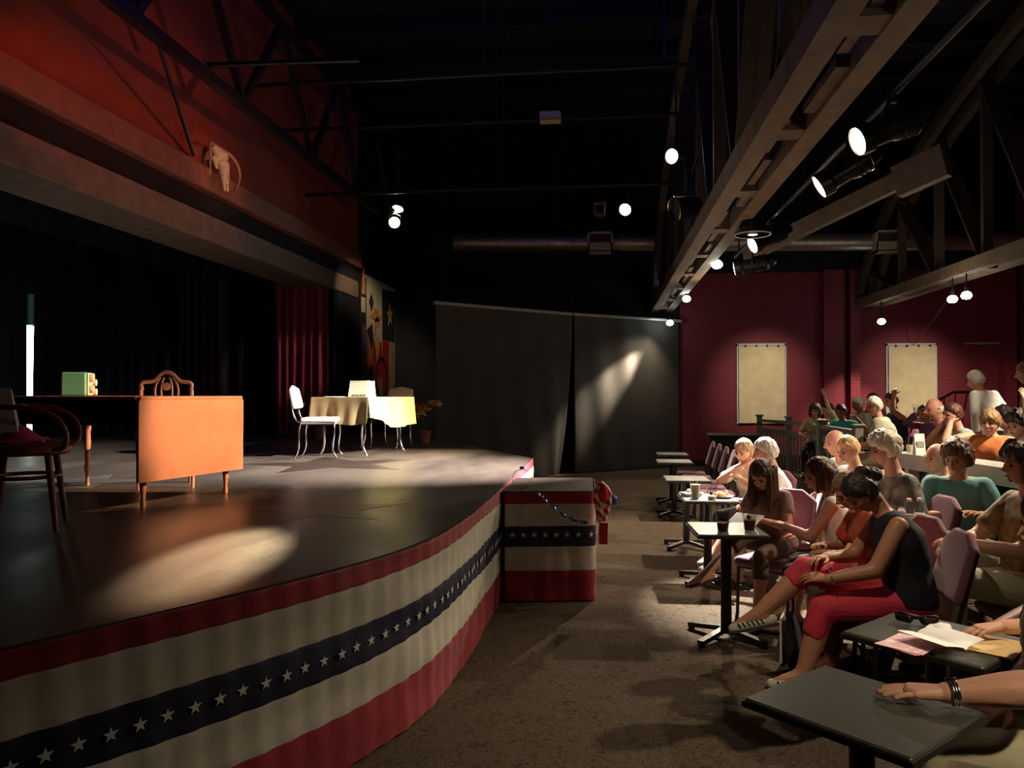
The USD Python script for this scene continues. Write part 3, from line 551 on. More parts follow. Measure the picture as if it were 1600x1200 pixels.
for s in (-1, 1):
    c = spline([(.03, s * .13, .2), (.07, s * .26, .19), (.12, s * .36, .07), (.13, s * .38, -.08), (.10, s * .33, -.22)], 22)
    obj('horn', tube(c, np.linspace(.034, .007, 22), 10), 'horn', t, smooth=True)

# painted cloth banner with a lone-star flag and a rider
t = thing('painted_banner', 'tall painted cloth banner of a lone-star flag and a cowboy behind the yellow table', 'banner', (-4.98, 15.65, 0))
def bp(name, pts, m, lay=1, lab=None): return obj(name, plane_prism(pts, .008 + .004 * lay, (0, 0, 0), (0, 1, 0), (0, 0, 1)), m, t, lab, smooth=False)
def oval(c, a, b, n=18): return [(c[0] + a * math.cos(x), c[1] + b * math.sin(x)) for x in np.linspace(0, 2 * PI, n, endpoint=False)]
bp('cloth', [(0, 1.55), (2.32, 1.55), (2.32, 4.16), (0, 4.17)], 'banner_white', 0)
bp('navy_field', [(1.25, 2.9), (2.28, 2.85), (2.30, 4.08), (1.22, 4.02)], 'banner_navy', 1)
bp('star', [(1.86 + a, 3.48 + b) for a, b in star_poly(.30, 96)], 'banner_gold', 2)
bp('red_stripe', [(1.28, 1.6), (1.82, 1.6), (1.82, 2.9), (1.26, 2.92)], 'banner_red', 1)
bp('tan_stripe', [(1.84, 1.6), (2.26, 1.6), (2.26, 2.86), (1.84, 2.88)], 'banner_tan', 1)
bp('navy_square', oval((.42, 3.62), .17, .2, 4), 'banner_navy', 1)
bp('hat', [(.30, 3.30), (.42, 3.38), (.55, 3.40), (.60, 3.52), (.90, 3.50), (.98, 3.36), (1.18, 3.42), (1.1, 3.28), (.7, 3.22)], 'banner_orange', 2)
bp('face', oval((.84, 3.10), .22, .24), 'banner_skin', 2); bp('beard', oval((.92, 2.98), .16, .17), 'banner_white', 3)
bp('scarf', [(.62, 2.86), (1.02, 2.86), (.96, 2.62), (.84, 2.2), (.74, 2.55)], 'banner_gold', 4)
bp('shirt', [(.55, 2.8), (1.15, 2.8), (1.25, 2.2), (1.2, 1.95), (.5, 1.95), (.48, 2.4)], 'banner_red', 3)
bp('chaps', [(.52, 2.0), (1.14, 2.0), (1.2, 1.58), (.5, 1.58)], 'banner_tan', 4)
bp('left_panel', [(-.36, 1.6), (.06, 1.6), (.06, 4.1), (-.3, 4.0)], 'banner_black', 1); bp('picture', [(-.28, 3.35), (-.02, 3.35), (-.02, 3.66), (-.28, 3.66)], 'banner_white', 2)
bp('flame', [(-.25, 3.72), (-.02, 3.74), (-.02, 4.0), (-.12, 4.3), (-.2, 4.02)], 'banner_orange', 2)
bp('guitar', oval((.28, 2.66), .26, .42), 'banner_orange', 2); bp('guitar_body', oval((.14, 2.22), .32, .26), 'banner_orange', 3); bp('vest', [(-.28, 2.35), (.1, 2.4), (.12, 3.0), (-.2, 3.1)], 'banner_plum', 3)
bp('red_cloth', [(-.25, 1.6), (.12, 1.6), (.08, 1.95), (-.25, 2.0)], 'banner_red', 2); bp('white_cloth', [(-.2, 2.0), (.1, 2.1), (.3, 1.6), (.1, 1.6)], 'banner_white', 3); bp('red_patch', oval((.4, 2.05), .16, .22), 'banner_red', 3)
bp('blue_sleeve', [(.1, 3.0), (.45, 3.16), (.56, 2.8), (.4, 2.6)], 'banner_navy', 3)
obj('lasso', tube([(.03, 1.1 + .42 * math.cos(a), 2.02 + .44 * math.sin(a)) for a in np.linspace(0, 2 * PI, 33)[:-1]], .022, 7, True), 'banner_black', t)
obj('top_rail', rod((.015, -.1, 4.18), (.015, 2.36, 4.17), .02, 8), 'beam_dark', t)

# glowing white tube at the back of the stage
t = thing('light_tube', 'tall thin glowing white tube standing at the back of the stage', 'light', (-8.9, 11.02, DECK))
obj('lit_tube', lathe([(0, .10), (.036, .10), (.052, 1.82), (0, 1.83)], 14), 'tube_lit', t); obj('dim_tube', lathe([(0, 1.835), (.050, 1.835), (.052, 2.31), (0, 2.32)], 14), 'mint', t)
obj('foot', lathe([(.16, 0), (.16, .03), (.05, .05), (.05, .12), (0, .12)], 16), 'iron_black', t)

# drop-leaf table with turned legs; u runs along its leaf
def framed(name, label, cat_, loc, rz): return thing(name, label, cat_, loc, rz)
t = framed('drop_leaf_table', 'orange-brown drop-leaf table with its near leaf hanging and turned legs', 'table', (-2.915, 5.22, DECK), 76.6)
# local: x along the leaf (away from the camera is -x), y into the stage
TH = .752
obj('tabletop', bx((-.52, .022, TH - .024), (.52, 1.62, TH), .006), 'leaf_wood', t)
lf = plane_prism([(-.51, -.57), (.51, -.57), (.51, -.035), (.478, -.002), (-.478, -.002), (-.51, -.035)], .02, (0, .02, TH), (1, 0, 0), (0, 0, 1))
obj('drop_leaf', lf, 'leaf_wood', t, 'orange-brown hanging leaf'); obj('leaf_edge', bx((-.505, -.004, TH - .026), (.505, .022, TH), .008), 'leaf_wood', t)
obj('apron', bx((-.44, .07, TH - .20), (-.42, 1.55, TH - .024)), 'dark_wood', t, 'dark apron board'); obj('apron', bx((.42, .07, TH - .20), (.44, 1.55, TH - .024)), 'dark_wood', t); obj('end_rail', bx((-.42, .07, TH - .18), (.42, .09, TH - .024)), 'dark_wood', t); obj('end_rail', bx((-.42, 1.53, TH - .18), (.42, 1.55, TH - .024)), 'dark_wood', t)
lp = [(0, 0), (.012, .0), (.019, .02), (.013, .06), (.017, .10), (.024, .16), (.017, .20), (.023, .24), (.019, .28), (.026, .36), (.022, .44), (.029, .50), (.029, TH - .03), (0, TH - .03)]
for x in (-.40, .40):
    for y in (.075, 1.5): obj('leg', lathe(lp, 14, (x, y, 0)), 'leaf_wood', t, smooth=40)
t = thing('radio', 'mint green box-shaped tabletop radio with cream knobs on the long drop-leaf table', 'radio', (-3.88, 5.28, DECK + TH), 22)
obj('case', box(0, 0, .088, .17, .2, .176, bev=.012), 'mint', t); obj('front', bx((.085, -.09, .005), (.098, .09, .17), .006), 'cream', t)
for y, z in ((-.05, .13), (.04, .10), (-.05, .05), (.05, .03)): obj('knob', lathe([(0, 0), (.028, .003), (.026, .022), (0, .024)], 12, (.098, y, z), (1, 0, 0)), 'cream', t)
# shield-back chair behind the leaf
t = thing('shield_back_chair', 'carved shield-back wooden chair standing behind the drop-leaf table', 'chair', (-3.62, 6.02, DECK), 30.8)
obj('seat', bx((-.23, -.22, .42), (.23, .22, .47), .015), 'chair_wood', t)
top = spline([(-.19, .24, .80), (-.18, .24, .865), (-.11, .25, .875), (-.05, .25, .935), (0, .25, .955), (.05, .25, .935), (.11, .25, .875), (.18, .24, .865), (.19, .24, .80)], 44)
obj('crest_rail', tube(top, .018, 10), 'chair_wood', t, smooth=True)
for s in (-1, 1):
    obj('back_post', tube([(s * .19, .21, .0), (s * .185, .19, .45), (s * .20, .235, .80)], .018, 10), 'chair_wood', t); obj('leg', tube([(s * .2, -.19, 0), (s * .2, -.19, .43)], [.014, .024], 10), 'chair_wood', t)
obj('splat', cat(*[tube(spline([(x * .25, .225, .50), (x, .24, .72), (x * 1.0, .248, .84), (x * .55, .25, .91)], 14), .010, 8) for x in (-.085, -.04, .04, .085)]), 'chair_wood', t, smooth=True)
obj('medallion', lathe([(0, -.01), (.035, -.008), (.035, .008), (0, .01)], 16, (0, .245, .83), (0, 1, 0)), 'chair_wood', t)

# bentwood armchair
t = thing('bentwood_armchair', 'red-brown bentwood armchair with a round seat at the left edge', 'chair', (-3.30, 4.06, DECK), -61)
obj('seat', lathe([(0, .425), (.215, .425), (.228, .44), (.228, .468), (.215, .478), (.12, .474), (0, .472)], 30), 'bentwood', t, smooth=40)
obj('seat_pad', lathe([(0, .47), (.19, .473), (.196, .482), (.17, .492), (0, .494)], 26), 'seat_red', t, smooth=40)
for a in (45, 135, 225, 315):
    c, s_ = math.cos(math.radians(a)), math.sin(math.radians(a)); obj('leg', tube([(c * .255, s_ * .255, 0), (c * .225, s_ * .225, .18), (c * .185, s_ * .185, .43)], [.014, .017, .02], 10), 'bentwood', t, smooth=True)
obj('leg_ring', tube([(.175 * math.cos(a), .175 * math.sin(a), .30) for a in np.linspace(0, 2 * PI, 33)[:-1]], .011, 8, True), 'bentwood', t, smooth=True)
arm = spline([(.20, .17, .46), (.255, .235, .50), (.27, .22, .60), (.26, .10, .685), (.25, -.08, .70), (.19, -.22, .71), (0, -.27, .715), (-.19, -.22, .71), (-.25, -.08, .70), (-.26, .10, .685), (-.27, .22, .60), (-.255, .235, .50), (-.20, .17, .46)], 80)
obj('arm_rail', tube(arm, .015, 10), 'bentwood', t, smooth=True)
obj('back_hoop', tube(spline([(-.17, -.17, .45), (-.19, -.235, .7), (-.14, -.29, .86), (0, -.31, .92), (.14, -.29, .86), (.19, -.235, .7), (.17, -.17, .45)], 44), .015, 10), 'bentwood', t, smooth=True)
# cloths lying on the seat
G = np.array([[(x, y, .50 + .09 * math.exp(-((x + .02) / .07) ** 2 - ((y + .03) / .08) ** 2) + .01 * math.sin(30 * x) * math.cos(24 * y)) for y in np.linspace(-.14, .1, 16)] for x in np.linspace(-.12, .13, 16)])
a0 = math.radians(-61); R2 = trimesh.transformations.rotation_matrix(a0, (0, 0, 1)); R2[:3, 3] = (-3.30, 4.06, DECK)
obj('folded_cloth', xform(sheet(G, .012), R2), 'pink_fabric', None, 'bright pink cloth lying on the seat of the bentwood armchair', 'cloth', smooth=True)
t = thing('paper_bag', 'white paper packet propped on the pink cloth at the left edge', 'packet', (-3.40, 3.99, DECK + .553), 30)
obj('bag', trimesh.convex.convex_hull(np.array([(-.07, -.04, 0), (.09, -.05, 0), (.09, .05, 0), (-.07, .05, 0), (-.03, -.015, .22), (.05, -.015, .24), (.05, .02, .24), (-.03, .02, .22)])), 'paper_white', t, smooth=False)
obj('fold', box(.01, 0, .235, .075, .012, .03), 'paper_white', t)

# table with the yellow cloth, chrome chairs
t = thing('cloth_table', 'chrome-legged table standing under the yellow cloth', 'table', (-3.04, 9.52, DECK), -13.7)
CT = .715
obj('tabletop', bx((-.35, -.60, CT - .03), (.42, .52, CT), .01), 'vinyl_grey', t)
for x in (-.26, .30):
    for y in (-.5, .42): obj('leg', tube(spline([(x * .8, y * .8, CT - .03), (x, y, .5), (x + (.02 if x > 0 else -.02), y, .06), (x + (.05 if x > 0 else -.05), y, .016)], 18), .016, 10), 'chrome', t, smooth=True)
# cloth: falls over the side that faces the hall and hangs straight at the near end
def cl(u, v):
    return u, v
cx0, cx1, cy0, cy1 = -.365, .435, -.615, .535
def hang(x, y, drop, nx, ny, s):
    w = .02 * math.sin(s * 14) + .015 * math.sin(s * 31 + 1)
    return [(x + nx * (w * k + .03 * k), y + ny * (w * k + .03 * k), CT + .006 - drop * k - .012 * (k > 0)) for k in np.linspace(0, 1, 9)]
c = thing('tablecloth', 'yellow cloth draped over the chrome-legged table', 'tablecloth', (-3.04, 9.52, DECK), -13.7)
obj('top', bx((cx0, cy0, CT + .001), (cx1, cy1, CT + .007)), 'cloth_yellow', c)
G = np.array([hang(cx1, y, .30 + .07 * math.sin(5 * (y + .3)) + .12 * max(0, (y - .1) / .5), 1, 0, y) for y in np.linspace(cy0, cy1, 44)]); obj('side_drop', sheet(G, .006), 'cloth_yellow', c, smooth=True)
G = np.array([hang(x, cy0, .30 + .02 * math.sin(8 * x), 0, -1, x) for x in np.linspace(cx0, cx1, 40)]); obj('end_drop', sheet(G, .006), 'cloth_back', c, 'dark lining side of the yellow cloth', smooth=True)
G = np.array([hang(x, cy1, .28, 0, 1, x) for x in np.linspace(cx0, cx1, 40)]); obj('end_drop', sheet(G, .006), 'cloth_yellow', c, smooth=True)
def kitchen_chair(label, loc, rz):
    t = thing('kitchen_chair', label, 'chair', loc, rz)   # faces +y
    obj('seat', soft(blob((A(-.17, -.17, .455), .03), (A(.17, -.17, .455), .03), (A(.19, .2, .46), .032), (A(-.19, .2, .46), .032)), .05, 2), 'vinyl_pink', t, smooth=True)
    obj('seat_band', bx((-.2, -.2, .40), (.2, .22, .428), .012), 'vinyl_grey', t)
    b = soft(blob((A(-.17, -.27, .62), .035), (A(.17, -.27, .62), .035), (A(.16, -.31, .80), .032), (A(-.16, -.31, .80), .032), (A(0, -.33, .83), .035)), .05, 2); obj('backrest', b, 'vinyl_pink', t, smooth=True)
    for s in (-1, 1):
        obj('leg', tube(spline([(s * .19, .19, .42), (s * .2, .20, .3), (s * .2, .20, .06), (s * .2, .23, .014)], 14), .013, 9), 'chrome', t, smooth=True)
        obj('leg', tube(spline([(s * .19, -.19, .42), (s * .2, -.21, .3), (s * .2, -.23, .06), (s * .2, -.26, .014)], 14), .013, 9), 'chrome', t, smooth=True)
        obj('back_bracket', tube(spline([(s * .16, -.15, .42), (s * .165, -.24, .45), (s * .165, -.295, .58), (s * .16, -.31, .7)], 14), .011, 9), 'chrome', t, smooth=True)
    return t
kitchen_chair('pink vinyl chrome chair facing right at the near end of the yellow-cloth table', (-3.36, 8.84, DECK), -80)
kitchen_chair('pink vinyl chrome chair on the far side of the yellow-cloth table', (-2.95, 10.45, DECK), 168)
t = thing('box', 'cream box-shaped appliance standing on the yellow cloth', 'box', (-3.02, 9.28, DECK + CT + .008), -12)
obj('case', trimesh.convex.convex_hull(np.array([(-.10, -.11, 0), (.17, -.11, 0), (.17, .11, 0), (-.10, .11, 0), (-.08, -.09, .19), (.16, -.09, .19), (.16, .09, .19), (-.08, .09, .19)])), 'cream', t, smooth=False)
obj('lid', bx((-.085, -.095, .19), (.165, .095, .2), .004), 'cream', t)
for k in range(4): obj('key', bx((-.03 + k * .05, -.114, .012), (-.005 + k * .05, -.106, .03)), 'vinyl_grey', t)
t = thing('papers', 'loose white papers lying on the near end of the yellow cloth', 'papers', (-3.27, 9.10, DECK + CT + .008), 8)
for k in range(3): obj('sheet', rot(bx((-.12, -.08, .003 * k), (.1, .08, .003 * k + .002)), 14 * k - 10, (0, 0, 1)), 'paper_white', t, smooth=False)

def flowers(label, loc, cols, n, h, spread, seed, pot='clay'):
    r = np.random.default_rng(seed); t = thing('potted_flowers', label, 'flowers', loc)
    obj('pot', lathe([(.07, 0), (.11, .18), (.12, .2), (.10, .2), (.07, .17), (0, .17)], 16), pot, t)
    for k in range(n):
        a, q = r.uniform(0, 2 * PI), r.uniform(.2, 1); p = A(spread * q * math.cos(a), spread * q * math.sin(a), h * r.uniform(.6, 1)); m = cols[k % len(cols)]
        s = obj('stem', tube(bez([(0, 0, .16), (p[0] * .3, p[1] * .3, p[2] * .6), p], 6), .005, 5), 'stem_green', t)
        pet = [xform(trimesh.creation.icosphere(1, 1), trimesh.transformations.compose_matrix(scale=(.042, .018, .012), translate=(.036, 0, 0))) for _ in range(6)]
        fl = cat(*[rot(rot(x, -35, (0, 1, 0)), 60 * j, (0, 0, 1)) for j, x in enumerate(pet)]); tl = rot(rot(fl, r.uniform(20, 70), (1, 0, 0)), r.uniform(0, 360), (0, 0, 1)); obj('blossom', mv(tl, p), m, s)
flowers('orange and cream flowers in a clay pot at the far corner of the stage', (-2.72, 11.5, DECK), ['flower_orange', 'flower_orange', 'flower_cream'], 16, .62, .24, 1)
flowers('small yellow and cream flowers in a pot beside the red velvet curtain', (-5.35, 13.05, DECK), ['flower_yellow', 'flower_cream'], 7, .62, .14, 2)
flowers('low red flowers in a pot at the foot of the red velvet curtain', (-4.75, 12.4, DECK), ['flower_red'], 8, .30, .16, 3)

# decoration on the platform block
BT = .886
t = thing('ornament_ball', 'clear glass ball ornament resting on the left end of the platform block', 'ornament', (-.665, 6.26, BT + .085))
obj('ball', trimesh.creation.icosphere(3, .085), 'clear_glass', t, smooth=True); obj('cap', lathe([(0, 0), (.018, 0), (.02, .02), (0, .022)], 12, (0, 0, .08)), 'silver', t)
c = spline([(-.55, 6.22, .90), (-.50, 6.10, .86), (-.42, 6.10, .79), (-.32, 6.11, .71), (-.22, 6.12, .665), (-.11, 6.14, .645)], 60)
tw = np.array([[p + .015 * A(0, math.sin(k * .35) , math.cos(k * .35)) * e for e in (-1, 1)] for k, p in enumerate(c)])
obj('ribbon', sheet(tw, .002), 'foil_blue', None, 'twisted shiny blue ribbon hanging across the front of the platform block', 'ribbon', smooth=True)
t = thing('ribbon_rosette', 'red and white striped balloon cluster hanging at the right corner of the platform block', 'decoration', (-.03, 6.2, .0))
obj('loop', tube(spline([(0, 0, .95), (.055, -.01, .90), (.055, -.02, .75), (.02, -.03, .67), (-.015, -.02, .75), (-.02, -.01, .90), (0, 0, .95)], 40), np.full(40, .026), 10), 'ribbon_stripe', t, smooth=True)
obj('balloon', xform(trimesh.creation.icosphere(3, 1), trimesh.transformations.compose_matrix(scale=(.045, .05, .08), translate=(.03, -.01, .87))), 'plastic_red', t, smooth=True)
obj('balloon', xform(trimesh.creation.icosphere(3, 1), trimesh.transformations.compose_matrix(scale=(.035, .035, .06), translate=(.0, -.03, .70))), 'ribbon_stripe', t, smooth=True)
obj('streamer', sheet(np.array([[(x + .01 * math.sin(9 * z), -.03, z) for x in (.0, .07)] for z in np.linspace(.64, .47, 10)]), .003), 'plastic_red', t, smooth=True)
obj('balloon', xform(trimesh.creation.icosphere(3, 1), trimesh.transformations.compose_matrix(scale=(.035, .035, .042), translate=(.105, .06, .81))), 'plastic_blue', t, 'small blue balloon', smooth=True)
# ------------------------------------------------------------------ audience furniture
def make_table(name, label, loc, rz):
    t = thing(name, label, 'table', loc, rz)
    obj('tabletop', box(0, 0, .735, .46, .50, .030, bev=.006), 'tabletop_grey', t, smooth=False)
    obj('edge_band', box(0, 0, .731, .468, .508, .018), 'table_edge', t, smooth=False)
    obj('column', lathe([(.036, .04), (.036, .70), (.10, .71), (.10, .722), (0, .722)], 14), 'iron_black', t)
    for a in range(4):
        d = A(math.cos(a * PI / 2 + PI / 4), math.sin(a * PI / 2 + PI / 4), 0); q = A(0, 0, .07)
        obj('base_arm', beam(q, d * .30 + A(0, 0, .032), .045, .03), 'iron_black', t); obj('foot', lathe([(0, 0), (.022, 0), (.022, .02), (0, .022)], 10, d * .285), 'iron_black', t)
    return t
T0 = make_table('cocktail_table', 'small square black cocktail table nearest the camera, with a hand resting on it', (.762, 2.405, 0), 45)
TG = 'cocktail tables among the audience'; tagp(T0, group=TG)
for lab, loc, rz in (('black cocktail table holding papers and sunglasses, second from the camera', (1.26, 3.12, 0), 45), ('black cocktail table with two plastic cups of cola', (.83, 5.40, 0), 3),
                     ('cocktail table with the white plate and lemonade cup', (.915, 6.99, 0), 2), ('empty cocktail table between the plate table and the row of empty chairs', (.89, 8.50, 0), 0),
                     ('empty cocktail table second from the far end of its row', (0.95, 10.65, 0), 0), ('empty cocktail table at the far end of its row, by the lit curtain', (1.03, 11.9, 0), 0),
                     ('black cocktail table with clear water bottles in the second row', (2.20, 5.23, 0), 4)):
    dup(T0, 'cocktail_table', lab, loc, rz, TG)
def make_chair(label, loc, rz):
    t = thing('banquet_chair', label, 'chair', loc, rz)      # faces +y
    obj('seat', soft(blob((A(-.17, -.17, .385), .036), (A(.17, -.17, .385), .036), (A(.18, .20, .388), .038), (A(-.18, .20, .388), .038)), .05, 2), 'plum_cloth', t, smooth=True)
    obj('backrest', soft(blob((A(-.17, -.235, .56), .028), (A(.17, -.235, .56), .028), (A(.17, -.31, .82), .028), (A(-.17, -.31, .82), .028), (A(.08, -.325, .885), .026), (A(-.08, -.325, .885), .026)), .05, 2), 'plum_cloth', t, smooth=True)
    for s in (-1, 1):
        obj('leg', tube([(s * .19, .21, .0), (s * .19, .19, .36)], .013, 8), 'chair_metal', t); obj('leg', tube([(s * .19, -.28, 0), (s * .19, -.20, .36)], .013, 8), 'chair_metal', t)
        obj('back_post', tube([(s * .19, -.20, .35), (s * .192, -.25, .55), (s * .19, -.32, .82)], .013, 8), 'chair_metal', t)
    obj('seat_frame', cat(bx((-.19, -.2, .335), (.19, .2, .35)), bx((-.2, .18, .335), (.2, .2, .355))), 'chair_metal', t); obj('stretcher', rod((-.19, .2, .2), (.19, .2, .2), .009, 8), 'chair_metal', t)
    return t
C0 = make_chair('empty plum-red banquet chair nearest the people, beside the empty cocktail table', (1.44, 10.0, 0), 86)
tagp(C0, group='empty banquet chairs in a row')
for k, (x, y, lab) in enumerate(((1.42, 10.6, 'second empty plum-red banquet chair of the row along the stage'), (1.41, 11.2, 'third empty plum-red banquet chair of the row along the stage'), (1.40, 11.8, 'fourth empty plum-red banquet chair of the row along the stage'), (1.39, 12.4, 'farthest empty plum-red banquet chair of the row along the stage'))):
    dup(C0, 'banquet_chair', lab, (x, y, 0), 86, 'empty banquet chairs in a row')
def seat_at(x, y, face, lab, z=0.): dup(C0, 'banquet_chair', lab, (x, y, z), face - 90, 'banquet chairs the audience sits on')

# raised seating tier, its rails and counters
struct('floor_tier', bx((3.16, 5.6, 0), (9.0, 18.0, .30)), 'carpet')
t = thing('counter_table', 'long pale counter along the edge of the raised tier, in front of the orange shirt', 'counter')
obj('countertop', beam((3.02, 8.15, 1.06), (3.42, 5.7, 1.06), .34, .05), 'rail_light', t); obj('front_rail', beam((2.88, 8.1, 1.0), (3.27, 5.66, 1.0), .03, .12), 'rail_light', t)
for p in ((3.02, 8.0), (3.25, 7.15), (3.42, 5.85)): obj('post', bx((p[0] - .05, p[1] - .05, .3), (p[0] + .05, p[1] + .05, 1.035)), 'rail_light', t)
t = thing('railing', 'grey painted wooden railing with square posts along the far raised tier', 'railing')
PST = [(2.97, 15.2, .09), (3.28, 14.2, .09), (3.42, 12.6, .15), (3.42, 10.9, .12)]
for x, y, w in PST: obj('post', bx((x - w / 2, y - w / 2, 0), (x + w / 2, y + w / 2, 1.22), .012), 'rail_grey', t); obj('post_cap', bx((x - w / 2 - .02, y - w / 2 - .02, 1.22), (x + w / 2 + .02, y + w / 2 + .02, 1.25), .008), 'rail_grey', t)
for a, b in zip(PST[:-1], PST[1:]):
    obj('top_rail', beam((a[0], a[1], 1.14), (b[0], b[1], 1.14), .11, .05), 'rail_grey', t); obj('lower_rail', beam((a[0], a[1], .95), (b[0], b[1], .95), .05, .10), 'rail_grey', t)
    for k in np.linspace(.06, .94, 9): obj('baluster', beam((a[0] + (b[0] - a[0]) * k, a[1] + (b[1] - a[1]) * k, .1), (a[0] + (b[0] - a[0]) * k, a[1] + (b[1] - a[1]) * k, .95), .025, .025), 'rail_grey', t)
t = thing('low_partition', 'low black partition with a ledge below the first tan window', 'partition')
obj('panel', bx((2.0, 14.9, 0), (2.9, 15.0, .86)), 'black_paint', t); obj('ledge', bx((1.96, 14.82, .86), (2.92, 15.06, .90), .008), 'rail_grey', t)
t = thing('stair_rail', 'thin black metal stair handrail in front of the second tan window', 'handrail')
pts = [(5.05, 13.4, 1.30), (5.75, 13.5, 1.68), (6.15, 13.55, 1.69)]
obj('handrail', tube(pts, .022, 8), 'iron_black', t)
for k in range(7): x = 5.05 + k * .18; z = np.interp(x, [p[0] for p in pts], [p[2] for p in pts]); obj('baluster', rod((x, 13.4 + .14 * k / 1.0 * .8, .3), (x, 13.4 + .014 * k * 8 * .1, z), .011, 6), 'iron_black', t)
t = thing('tray', 'light blue and cream tray on a stand behind the black stair handrail', 'tray', (5.5, 13.8, 1.3))
obj('rim', box(0, 0, .03, .30, .2, .05, bev=.012), 'foil_blue', t); obj('base', box(0, 0, -.06, .28, .18, .12, bev=.01), 'paper_yellow', t); obj('stand', rod((0, 0, -1.0), (0, 0, -.1), .03), 'iron_black', t)

# ------------------------------------------------------------------ things on the tables
TZ = .7505
def cup(name, label, loc, level, m, straw=False):
    t = thing(name, label, 'cup', loc)
    obj('wall', lathe([(.034, 0), (.050, .135), (.052, .138), (.049, .137), (.033, .004), (0, .004)], 18), 'clear_plastic', t, smooth=40)
    obj('drink', lathe([(0, .005), (.032, .005), (.032 + .015 * level, .135 * level), (0, .135 * level)], 18), m, t)
    for k in range(4): obj('ice_cube', rot(box(.018 * math.cos(k * 1.7), .018 * math.sin(k * 1.7), .135 * level + .010, .024, .024, .024, bev=.003), 31 * k, (1, 1, 0), (0, 0, .135 * level + .010)), 'clear_plastic', t)
    if straw: obj('straw', rod((.0, 0, .02), (.02, .01, .16), .003, 6), 'plastic_white', t)
cup('plastic_cup', 'clear plastic cup of cola near the front edge of the cocktail table, left one', (.79, 5.27, TZ), .45, 'cola')
cup('plastic_cup', 'clear plastic cup of cola near the bare arm, right one of two', (.98, 5.36, TZ), .5, 'cola')
cup('plastic_cup', 'tall cup of pale lemonade with straw next to the white plate', (.80, 6.90, TZ), .9, 'lemonade', True)
cup('plastic_cup', 'small clear cup beside the plate of food', (.93, 6.82, TZ), .25, 'lemonade')
t = thing('food_plate', 'white plate heaped with orange fried food before the woman eating', 'plate', (1.03, 6.98, TZ))
obj('plate', lathe([(.06, 0), (.11, .014), (.112, .018), (.06, .006), (0, .006)], 24), 'plate_white', t)
for k in range(9): obj('food', soft(blob((A(.05 * math.cos(k * 2.4) * (k % 3) / 2, .05 * math.sin(k * 2.4) * (k % 3) / 2, .024 + .012 * (k // 4)), .018), (A(.05 * math.cos(k * 2.4 + .5), .05 * math.sin(k * 2.4 + .5), .026), .016)), .012, 2), 'food_orange', t, smooth=True)
t = thing('basket_liner', 'white paper food tray at the left end of the plate table', 'tray', (.78, 7.06, TZ), 20)
obj('tray', trimesh.convex.convex_hull(np.array([(-.07, -.05, 0), (.07, -.05, 0), (.07, .05, 0), (-.07, .05, 0), (-.09, -.07, .03), (.09, -.07, .03), (.09, .07, .03), (-.09, .07, .03)])), 'paper_white', t, smooth=False); obj('napkin', soft(blob((A(-.03, 0, .04), .02), (A(.04, .01, .04), .018)), .012, 3, (.02, 30, 1)), 'paper_white', t)
def bottle(label, loc, m='clear_plastic'):
    t = thing('water_bottle', label, 'bottle', loc)
    obj('bottle', lathe([(.030, 0), (.033, .01), (.033, .05), (.030, .055), (.033, .06), (.033, .14), (.022, .175), (.013, .19), (.013, .205), (0, .206)], 18), m, t, smooth=40); obj('label', lathe([(.0338, .07), (.0338, .12)], 18), 'plastic_white', t); obj('cap', lathe([(.015, .203), (.015, .222), (0, .223)], 14), 'plastic_white', t)
bottle('clear water bottle on the second-row table, the left one', (2.02, 5.40, TZ)); bottle('clear water bottle standing in the second row beside the teal shirt', (2.10, 5.44, TZ))
t = thing('brochure', 'pink and white printed brochure at the left corner of the paper pile', 'brochure', (1.12, 2.99, TZ), 38)
for k in range(3): obj('page', rot(bx((-.10, -.08, .002 * k), (.1, .08, .002 * k + .0015)), 5 * k, (0, 0, 1)), 'paper_pink', t, smooth=False)
t = thing('program', 'white leaflet lying open on top of the pink brochure', 'leaflet', (1.22, 2.98, TZ + .007), 30)
obj('page', sheet(np.array([[(x, y, .012 + .025 * (abs(x) / .1) ** .5) for y in np.linspace(-.10, .10, 8)] for x in np.linspace(-.1, .1, 15)]), .0015), 'paper_white', t, smooth=True)
t = thing('napkin', 'crumpled white napkin on the papers beside the resting hand', 'napkin', (1.27, 3.10, TZ + .012)); obj('napkin', soft(blob((A(-.035, 0, .016), .016), (A(.03, .015, .02), .02), (A(.01, -.02, .016), .016)), .01, 3, (.03, 35, 2)), 'paper_white', t, smooth=True)
t = thing('folder', 'yellow printed folder under the resting hand', 'folder', (1.40, 3.03, TZ), 52)
for k in range(2): obj('page', bx((-.13, -.11 + .004 * k, .003 * k), (.11, .10, .003 * k + .0025)), 'paper_yellow', t, smooth=False)
t = thing('sunglasses', 'dark wraparound sunglasses lying folded on the second table', 'sunglasses', (1.235, 3.235, TZ), -22)
for s in (-1, 1):
    obj('lens', soft(blob((A(s * .028, 0, .025), .018), (A(s * .062, .012, .025), .016)), .01, 2), 'dark_glass', t, smooth=True); obj('temple', tube(spline([(s * .075, .018, .032), (s * .07, .05, .03), (s * .0, .06, .014), (-s * .04, .055, .008)], 14), .004, 7), 'black_lacquer', t)
obj('bridge', rod((-.014, -.006, .034), (.014, -.006, .034), .004, 8), 'black_lacquer', t); obj('frame', tube(spline([(-.078, .02, .038), (-.045, .004, .044), (0, -.006, .038), (.045, .004, .044), (.078, .02, .038)], 24), .004, 7), 'black_lacquer', t)
t = thing('handbag', 'dark shoulder bag with a white edge standing on the floor by the crossed legs', 'bag', (1.16, 5.0, 0), 70)
